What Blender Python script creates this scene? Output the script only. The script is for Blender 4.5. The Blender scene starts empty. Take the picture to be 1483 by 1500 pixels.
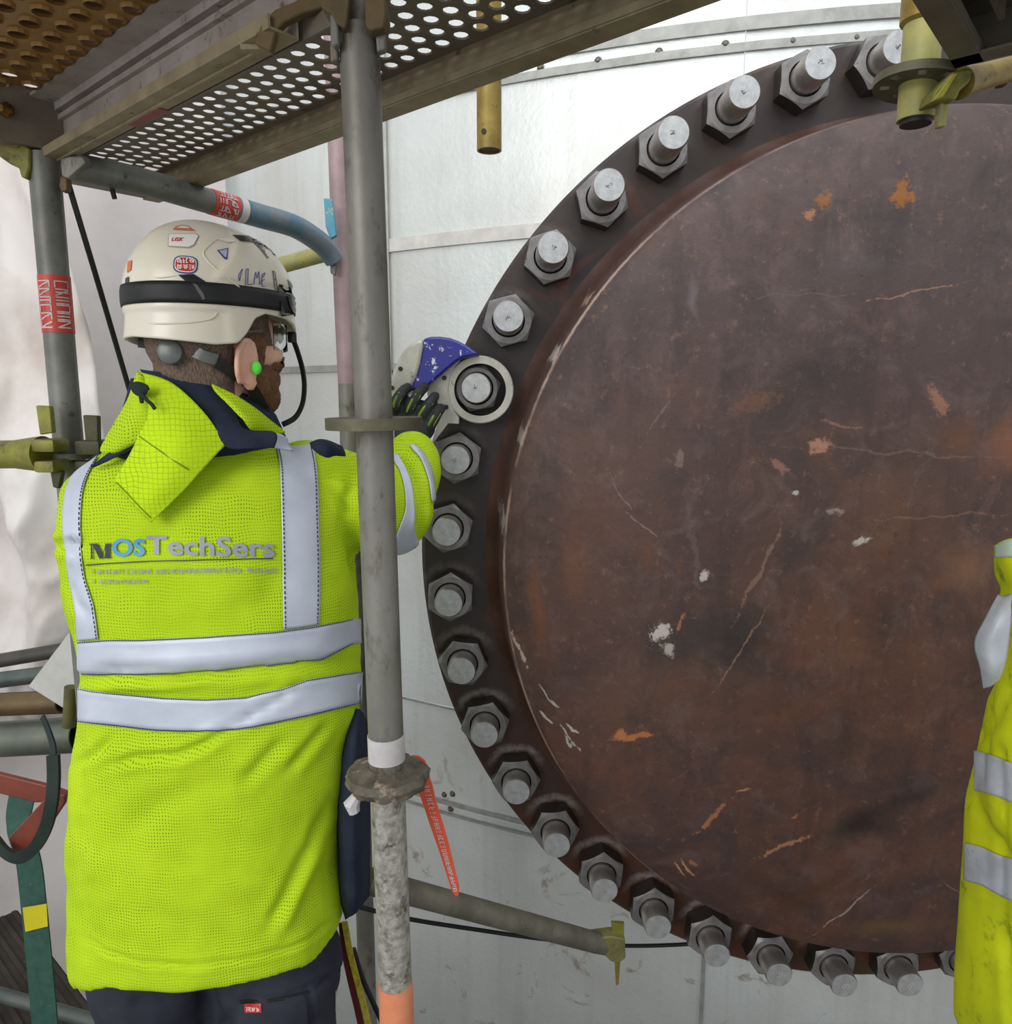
import bpy, bmesh, math, random
import numpy as np
from mathutils import Vector, Matrix, noise
from mathutils.bvhtree import BVHTree
random.seed(7); np.random.seed(7)
scene = bpy.context.scene
COL = scene.collection
# ------------------------------------------------------------------ camera, world, lights, exposure
CAMZ = 1.62
PITCH = 0.1541
FPX = 1100.0
cam_data = bpy.data.cameras.new('camera')
cam_data.sensor_fit = 'HORIZONTAL'; cam_data.sensor_width = 36.0
cam_data.lens = FPX / 1483.0 * 36.0
cam_data.clip_start = 0.02
cam = bpy.data.objects.new('camera', cam_data)
cam.location = (0, 0, CAMZ)
cam.rotation_euler = (math.pi / 2 - PITCH, 0, 0)
COL.objects.link(cam)
scene.camera = cam

world = bpy.data.worlds.new('tent_daylight'); scene.world = world
world.use_nodes = True
wn = world.node_tree.nodes; wl = world.node_tree.links
wn['Background'].inputs[0].default_value = (0.93, 0.97, 1.0, 1)
wn['Background'].inputs[1].default_value = 0.74

def area(name, loc, target, size, power, color=(1, 1, 1), size_y=None):
    d = bpy.data.lights.new(name, 'AREA'); d.energy = power; d.color = color
    d.shape = 'RECTANGLE'; d.size = size; d.size_y = size_y or size
    o = bpy.data.objects.new(name, d); COL.objects.link(o); o.location = loc
    o.rotation_euler = (Vector(target) - Vector(loc)).to_track_quat('-Z', 'Y').to_euler()
    return o
# daylight through the translucent tent roof and the open side behind the photographer
area('tent_roof_daylight', (0.4, -0.6, 5.2), (0.3, 1.6, 1.2), 4.0, 112, (0.95, 0.98, 1.0))
area('open_side_daylight', (-2.6, -2.8, 3.0), (0.4, 1.7, 1.2), 2.6, 118, (1.0, 0.98, 0.95))

scene.view_settings.view_transform = 'Standard'
scene.view_settings.look = 'None'
scene.view_settings.gamma = 1.0
scene.view_settings.exposure = -0.02
scene.view_settings.use_curve_mapping = False
try:
    scene.cycles.max_bounces = 6
except Exception:
    pass

# ------------------------------------------------------------------ helpers
CT, ST = math.cos(PITCH), math.sin(PITCH)
def ray(px, py):
    t = (py - 750.0) / FPX
    return Vector(((px - 741.5) / FPX, CT - t * ST, -ST - t * CT))
ORG = Vector((0, 0, CAMZ))
def aY(px, py, Y):
    r = ray(px, py); return ORG + r * (Y / r.y)
def aZ(px, py, z):
    r = ray(px, py); return ORG + r * ((z - CAMZ) / r.z)
def proj(p):
    x, y, z = p[0], p[1], p[2] - CAMZ
    d = y * CT - z * ST; dn = -z * CT - y * ST
    return 741.5 + FPX * x / d, 750 + FPX * dn / d

def lin(c):
    c = c / 255.0
    return c / 12.92 if c <= 0.04045 else ((c + 0.055) / 1.055) ** 2.4
def rgb(r, g, b):
    return (lin(r), lin(g), lin(b), 1.0)

_mats = {}
def nodes_of(name):
    m = bpy.data.materials.new(name); m.use_nodes = True
    nt = m.node_tree
    return m, nt, nt.nodes['Principled BSDF']
def N(nt, kind, **kw):
    n = nt.nodes.new(kind)
    for k, v in kw.items():
        if k in ('operation', 'blend_type', 'data_type', 'noise_dimensions', 'feature', 'wave_type', 'bands_direction', 'distance', 'use_clamp', 'clamp', 'interpolation_type', 'layer_name', 'invert'):
            setattr(n, k, v)
        else:
            n.inputs[k].default_value = v
    return n
def math_node(nt, op, a, b=None, clamp=False):
    n = nt.nodes.new('ShaderNodeMath'); n.operation = op; n.use_clamp = clamp
    for i, v in enumerate((a, b)):
        if v is None: continue
        if isinstance(v, (int, float)): n.inputs[i].default_value = v
        else: nt.links.new(v, n.inputs[i])
    return n.outputs[0]
def mixc(nt, fac, a, b, blend='MIX'):
    n = nt.nodes.new('ShaderNodeMix'); n.data_type = 'RGBA'; n.blend_type = blend
    for sock, v in ((n.inputs[0], fac), (n.inputs[6], a), (n.inputs[7], b)):
        if isinstance(v, (tuple, list)): sock.default_value = v
        elif isinstance(v, (int, float)): sock.default_value = v
        else: nt.links.new(v, sock)
    return n.outputs[2]
def ramp(nt, val, stops):
    n = nt.nodes.new('ShaderNodeValToRGB')
    e = n.color_ramp.elements
    while len(e) < len(stops): e.new(0.5)
    for i, (p, c) in enumerate(stops):
        e[i].position = p; e[i].color = c if isinstance(c, tuple) else (c, c, c, 1)
    nt.links.new(val, n.inputs[0])
    return n.outputs[0]
def objcoord(nt, scale=None):
    tc = nt.nodes.new('ShaderNodeTexCoord')
    out = tc.outputs['Object']
    if scale is not None:
        mp = nt.nodes.new('ShaderNodeMapping'); mp.inputs['Scale'].default_value = scale
        nt.links.new(out, mp.inputs[0]); out = mp.outputs[0]
    return out
def noise_tex(nt, vec, scale, detail=6.0, rough=0.6, dist=0.0):
    n = nt.nodes.new('ShaderNodeTexNoise')
    n.inputs['Scale'].default_value = scale; n.inputs['Detail'].default_value = detail
    n.inputs['Roughness'].default_value = rough; n.inputs['Distortion'].default_value = dist
    nt.links.new(vec, n.inputs['Vector'])
    return n.outputs['Fac']
def bump(nt, bsdf, height, strength=0.3, dist=0.002):
    b = nt.nodes.new('ShaderNodeBump'); b.inputs['Strength'].default_value = strength
    b.inputs['Distance'].default_value = dist
    nt.links.new(height, b.inputs['Height']); nt.links.new(b.outputs[0], bsdf.inputs['Normal'])

def mat(name, c1, c2=None, scale=14, rough=0.5, metal=0.0, lo=0.35, hi=0.65, bmp=0.0, bscale=120, c3=None, s3=60, stretch=None, spec=0.5, rvar=0.0, t3=(0.62, 0.7)):
    """base colour c1 mottled with c2, optional specks c3"""
    if name in _mats: return _mats[name]
    m, nt, b = nodes_of(name)
    b.inputs['Roughness'].default_value = rough; b.inputs['Metallic'].default_value = metal
    b.inputs['Specular IOR Level'].default_value = spec
    v = objcoord(nt, stretch)
    col = None
    if c2:
        n1 = noise_tex(nt, v, scale, 7, 0.62)
        f = ramp(nt, n1, [(lo, 0.0), (hi, 1.0)])
        col = mixc(nt, f, c1, c2)
        if rvar:
            nt.links.new(math_node(nt, 'ADD', math_node(nt, 'MULTIPLY', f, rvar), rough), b.inputs['Roughness'])
    if c3:
        n2 = noise_tex(nt, v, s3, 5, 0.7)
        f = ramp(nt, n2, [(t3[0], 0.0), (t3[1], 1.0)])
        col = mixc(nt, f, col if col else c1, c3)
    if col: nt.links.new(col, b.inputs['Base Color'])
    else: b.inputs['Base Color'].default_value = c1
    if bmp:
        bump(nt, b, noise_tex(nt, v, bscale, 5, 0.6), bmp)
    _mats[name] = m
    return m

# ---- object building
def wloc(o):
    v = Vector((0, 0, 0))
    while o is not None:
        v = v + o.location; o = o.parent
    return v
def tag(o, label=None, cat=None, group=None, kind=None):
    if label: o['label'] = label
    if cat: o['category'] = cat
    if group: o['group'] = group
    if kind: o['kind'] = kind
    return o
def empty(name, loc, label=None, cat=None, group=None, kind=None):
    o = bpy.data.objects.new(name, None); o.empty_display_size = 0.05
    COL.objects.link(o); o.location = loc
    return tag(o, label, cat, group, kind)
def obj(name, verts, faces, m, parent=None, smooth=True, angle=None, label=None, origin=None, kind=None):
    """verts are world positions; the mesh is stored relative to its parent's origin (or to origin)"""
    off = wloc(parent) if parent is not None else Vector(origin if origin is not None else (0, 0, 0))
    if origin is not None and parent is not None: off = Vector(origin)
    me = bpy.data.meshes.new(name)
    me.from_pydata([tuple(Vector(v) - off) for v in verts], [], [tuple(f) for f in faces])
    ms = m if isinstance(m, (list, tuple)) else [m]
    for mm in ms: me.materials.append(mm)
    me.update()
    if smooth:
        for p in me.polygons: p.use_smooth = True
        if angle is not None:
            me.set_sharp_from_angle(angle=math.radians(angle))
    o = bpy.data.objects.new(name, me); COL.objects.link(o)
    if parent is not None:
        o.parent = parent
        o.location = off - wloc(parent)
    else:
        o.location = off
    if label: o['label'] = label
    if kind: o['kind'] = kind
    return o
class MB:
    """collects shapes (world coordinates) into one mesh"""
    def __init__(s): s.v = []; s.f = []; s.mi = []
    def add(s, vs, fs, mi=0):
        n = len(s.v); s.v += [Vector(v) for v in vs]
        s.f += [tuple(i + n for i in f) for f in fs]; s.mi += [mi] * len(fs)
        return s
    def box(s, c, size, rot=None, bev=0.0, mi=0):
        bm = bmesh.new(); bmesh.ops.create_cube(bm, size=1.0)
        for v in bm.verts: v.co = Vector((v.co.x * size[0], v.co.y * size[1], v.co.z * size[2]))
        if bev: bmesh.ops.bevel(bm, geom=bm.edges[:], offset=bev, segments=2, affect='EDGES', profile=0.6)
        R = rot if rot is not None else Matrix.Identity(3)
        bm.verts.index_update()
        s.add([R @ v.co + Vector(c) for v in bm.verts], [[v.index for v in f.verts] for f in bm.faces], mi); bm.free()
        return s
    def tube(s, pts, r, seg=14, cap=True, mi=0, flat=1.0, up=None):
        pts = [Vector(p) for p in pts]
        rr = r if isinstance(r, (list, tuple)) else [r] * len(pts)
        n0 = len(s.v); n = len(pts); u = None
        for i, p in enumerate(pts):
            t = (pts[min(i + 1, n - 1)] - pts[max(i - 1, 0)]).normalized()
            if u is None:
                a = Vector(up) if up is not None else (Vector((0, 0, 1)) if abs(t.z) < 0.9 else Vector((1, 0, 0)))
                u = (a - t * a.dot(t)).normalized()
            else: u = (u - t * u.dot(t)).normalized()
            w = t.cross(u)
            for k in range(seg):
                an = 2 * math.pi * k / seg
                s.v.append(p + (u * math.cos(an) * flat + w * math.sin(an)) * rr[i])
        for i in range(n - 1):
            for k in range(seg):
                a = n0 + i * seg + k; b = n0 + i * seg + (k + 1) % seg
                s.f.append((a, b, b + seg, a + seg)); s.mi.append(mi)
        if cap:
            s.f.append(tuple(n0 + k for k in reversed(range(seg)))); s.mi.append(mi)
            s.f.append(tuple(n0 + (n - 1) * seg + k for k in range(seg))); s.mi.append(mi)
        return s
    def lathe(s, prof, c, axis=(0, 0, 1), seg=40, mi=0, close=False):
        ax = Vector(axis).normalized()
        a = Vector((0, 0, 1)) if abs(ax.z) < 0.9 else Vector((1, 0, 0))
        u = (a - ax * a.dot(ax)).normalized(); w = ax.cross(u); n0 = len(s.v); c = Vector(c)
        for (r, h) in prof:
            for k in range(seg):
                an = 2 * math.pi * k / seg
                s.v.append(c + ax * h + (u * math.cos(an) + w * math.sin(an)) * r)
        m = len(prof)
        for i in range(m if close else m - 1):
            for k in range(seg):
                a0 = n0 + i * seg + k; b0 = n0 + i * seg + (k + 1) % seg
                j = ((i + 1) % m) * seg - i * seg
                s.f.append((a0, b0, b0 + j, a0 + j)); s.mi.append(mi)
        return s
    def prism(s, poly, d, mi=0):
        """planar polygon (world points) extruded by vector d"""
        n0 = len(s.v); n = len(poly); d = Vector(d)
        s.v += [Vector(p) for p in poly] + [Vector(p) + d for p in poly]
        s.f.append(tuple(n0 + i for i in range(n))); s.f.append(tuple(n0 + n + i for i in reversed(range(n))))
        for i in range(n): s.f.append((n0 + i, n0 + n + i, n0 + n + (i + 1) % n, n0 + (i + 1) % n))
        s.mi += [mi] * (n + 2)
        return s
    def build(s, name, m, parent=None, smooth=True, angle=35, label=None, origin=None, kind=None, fix=True):
        o = obj(name, s.v, s.f, m, parent, smooth, angle, label, origin, kind)
        if fix:
            bm = bmesh.new(); bm.from_mesh(o.data); bmesh.ops.recalc_face_normals(bm, faces=bm.faces); bm.to_mesh(o.data); bm.free()
            if smooth: o.data.set_sharp_from_angle(angle=math.radians(angle))
        if len(set(s.mi)) > 1:
            o.data.polygons.foreach_set('material_index', s.mi)
        return o
def cat_pts(pts, n=8):
    """Catmull-Rom through pts"""
    P = [Vector(p) for p in pts]; out = []
    for i in range(len(P) - 1):
        p0 = P[max(i - 1, 0)]; p1 = P[i]; p2 = P[i + 1]; p3 = P[min(i + 2, len(P) - 1)]
        for k in range(n):
            t = k / n
            out.append(0.5 * ((2 * p1) + (p2 - p0) * t + (2 * p0 - 5 * p1 + 4 * p2 - p3) * t * t + (3 * p1 - p0 - 3 * p2 + p3) * t ** 3))
    out.append(P[-1]); return out
def interp(tab, x):
    xs = [t[0] for t in tab]
    return [float(np.interp(x, xs, [t[i] for t in tab])) for i in range(1, len(tab[0]))]
def sstep(a, b, x):
    t = min(1, max(0, (x - a) / (b - a))); return t * t * (3 - 2 * t)

# ------------------------------------------------------------------ materials
M_galv = mat('galvanised_tube', rgb(112, 109, 100), rgb(136, 134, 126), 13, 0.5, 0.35, bmp=0.15, bscale=160, c3=rgb(78, 72, 56), s3=30, t3=(0.54, 0.70), stretch=(1, 1, .45))
M_galv_old = mat('galvanised_tube_worn', rgb(122, 118, 106), rgb(176, 172, 164), 90, 0.6, 0.15, bmp=0.5, bscale=220, c3=rgb(80, 74, 58), s3=40, t3=(0.54, 0.66))
M_galv_dark = mat('galvanised_tube_dull', rgb(104, 104, 98), rgb(128, 128, 122), 18, 0.5, 0.3, bmp=0.12, bscale=140, c3=rgb(74, 72, 60), s3=30)
M_yel = mat('yellowed_passivated_steel', rgb(150, 128, 56), rgb(120, 98, 40), 24, 0.5, 0.25, bmp=0.25, bscale=150, c3=rgb(76, 62, 34), s3=44, t3=(0.6, 0.7))
M_lime = mat('lime_yellow_steel', rgb(138, 138, 52), rgb(112, 104, 48), 30, 0.5, 0.2, bmp=0.3, bscale=160, c3=rgb(66, 70, 36), s3=40, t3=(0.58, 0.72))
M_pale = mat('pale_yellow_steel', rgb(176, 168, 96), rgb(150, 150, 100), 26, 0.55, 0.15, bmp=0.25, bscale=130, c3=rgb(130, 104, 48), s3=36)
M_deck = mat('weathered_deck_steel', rgb(110, 100, 88), rgb(136, 126, 110), 9, 0.6, 0.2, bmp=0.2, bscale=90, c3=rgb(84, 72, 58), s3=26)
M_deck_brown = mat('rusty_deck_steel', rgb(150, 112, 58), rgb(170, 130, 74), 14, 0.45, 0.3, bmp=0.2, bscale=90, c3=rgb(104, 76, 40), s3=30)
M_deck_light = mat('pale_deck_steel', rgb(188, 178, 172), rgb(160, 148, 138), 10, 0.6, 0.1, bmp=0.2, bscale=120, c3=rgb(116, 98, 78), s3=34, t3=(.58, .7))
M_deck_tan = mat('tan_deck_lip', rgb(160, 146, 116), rgb(132, 118, 92), 16, 0.65, 0.1, bmp=0.25, bscale=100, c3=rgb(66, 56, 40), s3=30)
M_black = mat('black_rubber', rgb(18, 19, 20), rgb(30, 31, 31), 30, 0.6)
M_white_tape = mat('white_tape', rgb(206, 202, 204), rgb(178, 172, 172), 20, 0.5)
M_orange_tape = mat('orange_tape', rgb(222, 142, 104), rgb(206, 120, 84), 20, 0.5, c3=rgb(140, 120, 100), s3=40)
M_flange = mat('dark_flange_steel', rgb(58, 52, 50), rgb(84, 58, 46), 4.0, 0.5, 0.35, lo=0.45, hi=0.75, bmp=0.15, bscale=120, c3=rgb(44, 42, 42), s3=12, t3=(0.5, 0.7), rvar=0.1)

M_redtape = mat('red_printed_tape', rgb(200, 66, 52), rgb(184, 54, 44), 30, 0.45, c3=rgb(214, 150, 138), s3=60, t3=(.6, .75))
# ------------------------------------------------------------------ tank wall (cladding on a vertical cylinder), sheeting, floor
TX, TY, TR = 1.6, 6.15, 4.0
def cyl(a, z, r=TR):
    return Vector((TX + r * math.sin(a), TY - r * math.cos(a), z))
def wall_mat():
    m, nt, b = nodes_of('galvanised_cladding')
    v = objcoord(nt)
    n1 = noise_tex(nt, v, 2.2, 5, 0.6)
    c = mixc(nt, ramp(nt, n1, [(0.35, 0.0), (0.68, 1.0)]), rgb(226, 231, 229), rgb(212, 213, 209))
    mp = nt.nodes.new('ShaderNodeMapping'); mp.inputs['Scale'].default_value = (9, 9, 0.7); nt.links.new(v, mp.inputs[0])
    n2 = noise_tex(nt, mp.outputs[0], 2.0, 4, 0.55)
    c = mixc(nt, math_node(nt, 'MULTIPLY', ramp(nt, n2, [(0.5, 0.0), (0.72, 1.0)]), 0.4), c, rgb(196, 196, 192))
    # brown water stains on the lower courses only
    sep = nt.nodes.new('ShaderNodeSeparateXYZ'); geo = nt.nodes.new('ShaderNodeNewGeometry'); nt.links.new(geo.outputs['Position'], sep.inputs[0])
    low = ramp(nt, math_node(nt, 'MULTIPLY', sep.outputs[2], 0.5), [(0.15, 1.0), (0.5, 0.0)])
    n3 = noise_tex(nt, v, 7, 6, 0.7, 0.8)
    c = mixc(nt, math_node(nt, 'MULTIPLY', ramp(nt, n3, [(0.6, 0.0), (0.68, 0.6)]), low), c, rgb(140, 112, 92))
    nt.links.new(c, b.inputs['Base Color'])
    b.inputs['Metallic'].default_value = 0.38
    nt.links.new(math_node(nt, 'ADD', math_node(nt, 'MULTIPLY', n1, 0.25), 0.3), b.inputs['Roughness'])
    bump(nt, b, math_node(nt, 'ADD', noise_tex(nt, v, 60, 4, 0.6), math_node(nt, 'MULTIPLY', noise_tex(nt, v, 7, 3, 0.5), 0.8)), 0.22, 0.006)
    return m
M_wall = wall_mat()
M_seam = mat('seam_strip_grey', rgb(176, 176, 172), rgb(148, 148, 142), 18, 0.5, 0.3, bmp=0.2, bscale=80)
M_seam_white = mat('seam_strip_white', rgb(222, 218, 212), rgb(200, 196, 190), 18, 0.5, 0.1)
M_rivet = mat('dull_rivet', rgb(120, 116, 110), rgb(92, 86, 80), 60, 0.5, 0.5)
M_sheet = mat('white_sheeting', rgb(214, 208, 206), rgb(200, 192, 189), 3.0, 0.75, bmp=0.1, bscale=30, spec=0.2)
M_floorgray = mat('concrete_below', rgb(136, 132, 126), rgb(112, 108, 102), 4, 0.9)

wall = empty('wall_back', (1.6, 2.15, 0.0), kind='structure')
Zr = [-1.75, 0.115, 0.505, 1.725, 2.127, 2.575, 2.63, 4.2]
Ac = [-1.05, -0.746, -0.525, -0.236, 0.02, 0.3]
def cyl_patch(name, a0, a1, z0, z1, m, dr=0.0, n=7, th=0.003, k=None):
    vs = []; fs = []
    for i in range(n + 1):
        a = a0 + (a1 - a0) * i / n
        for r in (TR + dr + th, TR + dr):
            vs += [cyl(a, z0, r), cyl(a, z1, r)]
    for i in range(n):
        q = 4 * i
        fs += [(q, q + 1, q + 5, q + 4), (q + 3, q + 2, q + 6, q + 7), (q + 1, q + 3, q + 7, q + 5), (q + 2, q, q + 4, q + 6)]
    fs += [(0, 2, 3, 1), (4 * n, 4 * n + 1, 4 * n + 3, 4 * n + 2)]
    b = MB(); b.add(vs, fs)
    return b.build(name, m, wall, True, 30, kind=k)
for ri in range(len(Zr) - 1):
    for ci in range(len(Ac) - 1):
        g = 0.0012
        cyl_patch('cladding_panel', Ac[ci] + g / 4, Ac[ci + 1] - g / 4, Zr[ri] + g, Zr[ri + 1] - g, M_wall, dr=0.002 * ((ri + ci) % 2))
# seam strips standing proud of the sheets
for (z0, z1, a0, a1, m, nm) in [(2.104, 2.146, -0.525, 0.3, M_seam_white, 'seam_strip'), (2.562, 2.585, -0.745, 0.3, M_seam, 'seam_strip'),
                                (2.615, 2.65, -0.525, 0.3, M_seam, 'seam_strip'), (1.706, 1.73, -0.745, -0.2, M_seam, 'seam_strip'),
                                (0.125, 0.14, -0.6, 0.3, M_seam, 'seam_strip'), (0.085, 0.093, -0.6, 0.3, M_seam, 'seam_strip'), (0.5, 0.507, -0.6, 0.3, M_seam, 'seam_strip')]:
    cyl_patch(nm, a0, a1, z0, z1, m, dr=0.008, n=14, th=0.006)
for a in (-0.525,):
    cyl_patch('vertical_trim', a - 0.004, a + 0.004, 1.45, 4.0, M_seam_white, dr=0.018, n=2, th=0.016)
cyl_patch('vertical_trim', -0.238, -0.235, -1.75, 0.1, M_seam, dr=0.008, n=1, th=0.006)
def wall_hit(px, py, r=TR):
    q = ray(px, py); ox, oy = -TX, -TY
    A = q.x ** 2 + q.y ** 2; Bq = 2 * (q.x * ox + q.y * oy); Cq = ox * ox + oy * oy - r * r
    k = (-Bq - math.sqrt(Bq * Bq - 4 * A * Cq)) / (2 * A); return ORG + q * k
riv0 = None
for (px, py) in [(793, 100), (877, 90), (966, 77), (1063, 66), (1161, 62), (1254, 57), (652, 1163), (661, 1184), (664, 1162)]:
    p = wall_hit(px, py); nrm = Vector((p.x - TX, p.y - TY, 0)).normalized()
    if riv0 is None:
        b = MB(); b.lathe([(0.0125, 0), (0.0125, 0.004), (0.008, 0.006), (0.008, 0.011), (0.005, 0.014), (0.0001, 0.0145)], p, nrm, 10); riv0 = b.build('rivet', M_rivet, wall, True, 40)
        rp = p
    else:
        o = riv0.copy(); COL.objects.link(o); o.parent = wall
        # turn the copy about the tank axis so that it stands on the sheet
        a = math.atan2(p.x - TX, -(p.y - TY)) - math.atan2(rp.x - TX, -(rp.y - TY))
        R = Matrix.Rotation(a, 4, 'Z'); base = rp - wall.location
        o.matrix_basis = Matrix.Translation(p - wall.location) @ R @ Matrix.Translation(-base)

# white sheeting of the tent, left of the tank
def sheet_grid(name, f, nu, nv, m, parent=None, kind=None, origin=None, thick=0.0):
    vs = [f(i / nu, j / nv) for j in range(nv + 1) for i in range(nu + 1)]
    fs = [(j * (nu + 1) + i, j * (nu + 1) + i + 1, (j + 1) * (nu + 1) + i + 1, (j + 1) * (nu + 1) + i) for j in range(nv) for i in range(nu)]
    o = obj(name, vs, fs, m, parent, True, None, origin=origin, kind=kind)
    if thick:
        md = o.modifiers.new('thickness', 'SOLIDIFY'); md.thickness = thick; md.offset = 0
    return o
def fsheet(u, v):
    x = -3.2 + u * 2.1; y = 1.9 + u * 1.2; z = -1.75 + v * 5.95
    d = 0.025 * math.sin(u * 26 + 0.8 * math.sin(v * 5)) + 0.035 * noise.noise(Vector((u * 5, v * 4, 3)))
    return Vector((x + d * 0.45, y - d * 0.9, z))
sheet_grid('wall_left', fsheet, 90, 40, M_sheet, kind='structure')

# ground far below, and the platform of steel planks the worker stands on
obj('floor_below', [(-6, -4, -1.75), (6, -4, -1.75), (6, 3.5, -1.75), (-6, 3.5, -1.75)], [(0, 1, 2, 3)], M_floorgray, kind='structure', smooth=False)
UD = Vector((0.757, -0.653, 0)); WD = Vector((0.653, 0.757, 0))
M_plank = mat('dark_floor_plank', rgb(46, 42, 38), rgb(70, 62, 54), 8, 0.7, 0.1, bmp=0.3, bscale=70, c3=rgb(120, 104, 86), s3=50, t3=(0.66, 0.74), stretch=(1, 1, 1))
floor = empty('floor', (0, 0.8, 0), kind='structure')
def plank(w0, w1, u0, u1, z=0.0):
    b = MB(); n = 6
    c = UD * ((u0 + u1) / 2) + WD * ((w0 + w1) / 2)
    R = Matrix((UD, WD, Vector((0, 0, 1)))).transposed()
    b.box(c + Vector((0, 0, z - 0.025)), (u1 - u0, w1 - w0 - 0.006, 0.05), R, 0.004)
    for i in range(n):
        ww = w0 + (w1 - w0) * (i + 0.5) / n
        b.box(UD * ((u0 + u1) / 2) + WD * ww + Vector((0, 0, z + 0.003)), ((u1 - u0) * 0.995, 0.012, 0.008), R, 0.0)
    b.build('plank', M_plank, floor, False)
for i, w0 in enumerate([-1.2, -0.965, -0.73, -0.495, -0.26, -0.025, 0.21, 0.43]):
    plank(w0, w0 + (0.232 if i < 7 else 0.2), -2.6, 1.2)
for w0 in (0.645, 0.88, 1.11): plank(w0, w0 + 0.228, -0.9, 1.2)

# ------------------------------------------------------------------ manway cover: ring, dished cover, studs
FC = Vector((0.939, 1.761, 1.252)); RB = 1.075
FAX = (0, -1, 0)
ANG = [-1.4377 + 2 * math.pi / 41 * i for i in range(41)]
def bolt_pos(i, h=0.0):
    a = -1.4377 + 2 * math.pi / 41 * i
    return Vector((FC.x - RB * math.cos(a), FC.y - h, FC.z - RB * math.sin(a)))
def patch_mask(nt, vec, px, py, lx, ly, deg, nz, soft=0.35):
    """irregular elliptical spot at photo position (px,py) on the cover plane, half axes lx,ly metres, long axis at deg in the x-z plane"""
    p = aY(px, py, FC.y - 0.2) - FC
    mp = nt.nodes.new('ShaderNodeMapping'); mp.vector_type = 'TEXTURE'
    mp.inputs['Location'].default_value = (p.x, 0, p.z)
    mp.inputs['Rotation'].default_value = (0, -math.radians(deg), 0)
    mp.inputs['Scale'].default_value = (lx, 9, ly)
    nt.links.new(vec, mp.inputs[0])
    ln = nt.nodes.new('ShaderNodeVectorMath'); ln.operation = 'LENGTH'; nt.links.new(mp.outputs[0], ln.inputs[0])
    d = math_node(nt, 'ADD', ln.outputs['Value'], nz)
    return ramp(nt, d, [(1.0 - soft, 1.0), (1.0, 0.0)]) if soft < 1 else ramp(nt, d, [(0.2, 1.0), (1.0, 0.0)])
def cover_mat():
    m, nt, b = nodes_of('brown_primed_cover')
    v = objcoord(nt)
    n1 = noise_tex(nt, v, 2.3, 8, 0.62, 0.6)
    c = mixc(nt, ramp(nt, n1, [(0.38, 0.0), (0.6, 1.0)]), rgb(84, 63, 58), rgb(108, 75, 62))
    sep = nt.nodes.new('ShaderNodeSeparateXYZ'); nt.links.new(v, sep.inputs[0])
    # upper half is greyer, lower half a warmer brown
    up = ramp(nt, math_node(nt, 'ADD', math_node(nt, 'MULTIPLY', sep.outputs[2], 0.6), math_node(nt, 'MULTIPLY', n1, 0.5)), [(0.22, 0.0), (0.62, 1.0)])
    c = mixc(nt, math_node(nt, 'MULTIPLY', up, 0.8), c, rgb(80, 70, 70))
    n2 = noise_tex(nt, v, 5.5, 7, 0.65, 1.2)
    c = mixc(nt, math_node(nt, 'MULTIPLY', ramp(nt, n2, [(0.47, 0.0), (0.64, 1.0)]), 0.6), c, rgb(66, 57, 56))
    n3 = noise_tex(nt, v, 3.6, 8, 0.7, 0.4)
    c = mixc(nt, math_node(nt, 'MULTIPLY', ramp(nt, n3, [(0.54, 0.0), (0.72, 1.0)]), math_node(nt, 'SUBTRACT', 0.75, math_node(nt, 'MULTIPLY', up, 0.55))), c, rgb(124, 80, 54))
    c = mixc(nt, math_node(nt, 'MULTIPLY', ramp(nt, noise_tex(nt, v, 11, 8, 0.75, 0.8), [(0.5, 0.0), (0.66, 1.0)]), 0.45), c, rgb(116, 96, 92))
    mpv = nt.nodes.new('ShaderNodeMapping'); mpv.inputs['Scale'].default_value = (7, 7, 1.1); nt.links.new(v, mpv.inputs[0])
    c = mixc(nt, math_node(nt, 'MULTIPLY', ramp(nt, noise_tex(nt, mpv.outputs[0], 2.2, 6, 0.65), [(0.5, 0.0), (0.66, 1.0)]), 0.4), c, rgb(58, 49, 48))
    n4 = noise_tex(nt, v, 44, 5, 0.75)
    c = mixc(nt, math_node(nt, 'MULTIPLY', ramp(nt, n4, [(0.58, 0.0), (0.70, 1.0)]), 0.5), c, rgb(138, 106, 90))
    c = mixc(nt, math_node(nt, 'MULTIPLY', ramp(nt, noise_tex(nt, v, 95, 4, 0.8), [(0.60, 0.0), (0.68, 1.0)]), 0.6), c, rgb(52, 44, 42))
    nd = nt.nodes.new('ShaderNodeTexNoise'); nd.inputs['Scale'].default_value = 16; nd.inputs['Detail'].default_value = 5; nt.links.new(v, nd.inputs['Vector'])
    vm = nt.nodes.new('ShaderNodeVectorMath'); vm.operation = 'SUBTRACT'; nt.links.new(nd.outputs['Color'], vm.inputs[0]); vm.inputs[1].default_value = (0.5, 0.5, 0.5)
    vs_ = nt.nodes.new('ShaderNodeVectorMath'); vs_.operation = 'SCALE'; vs_.inputs['Scale'].default_value = 0.035; nt.links.new(vm.outputs[0], vs_.inputs[0])
    va = nt.nodes.new('ShaderNodeVectorMath'); va.operation = 'ADD'; nt.links.new(v, va.inputs[0]); nt.links.new(vs_.outputs[0], va.inputs[1]); vd = va.outputs[0]
    nz = math_node(nt, 'MULTIPLY', math_node(nt, 'SUBTRACT', noise_tex(nt, v, 70, 6, 0.8), 0.46), 3.4)
    nzb = math_node(nt, 'MULTIPLY', math_node(nt, 'SUBTRACT', noise_tex(nt, v, 9, 6, 0.7), 0.5), 1.6)
    orange = rgb(150, 92, 34); tan = rgb(168, 112, 78); pale = rgb(196, 188, 180); grey = rgb(62, 56, 54); dark = rgb(44, 40, 36); pink = rgb(176, 128, 108); rust = rgb(128, 74, 40)
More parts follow.
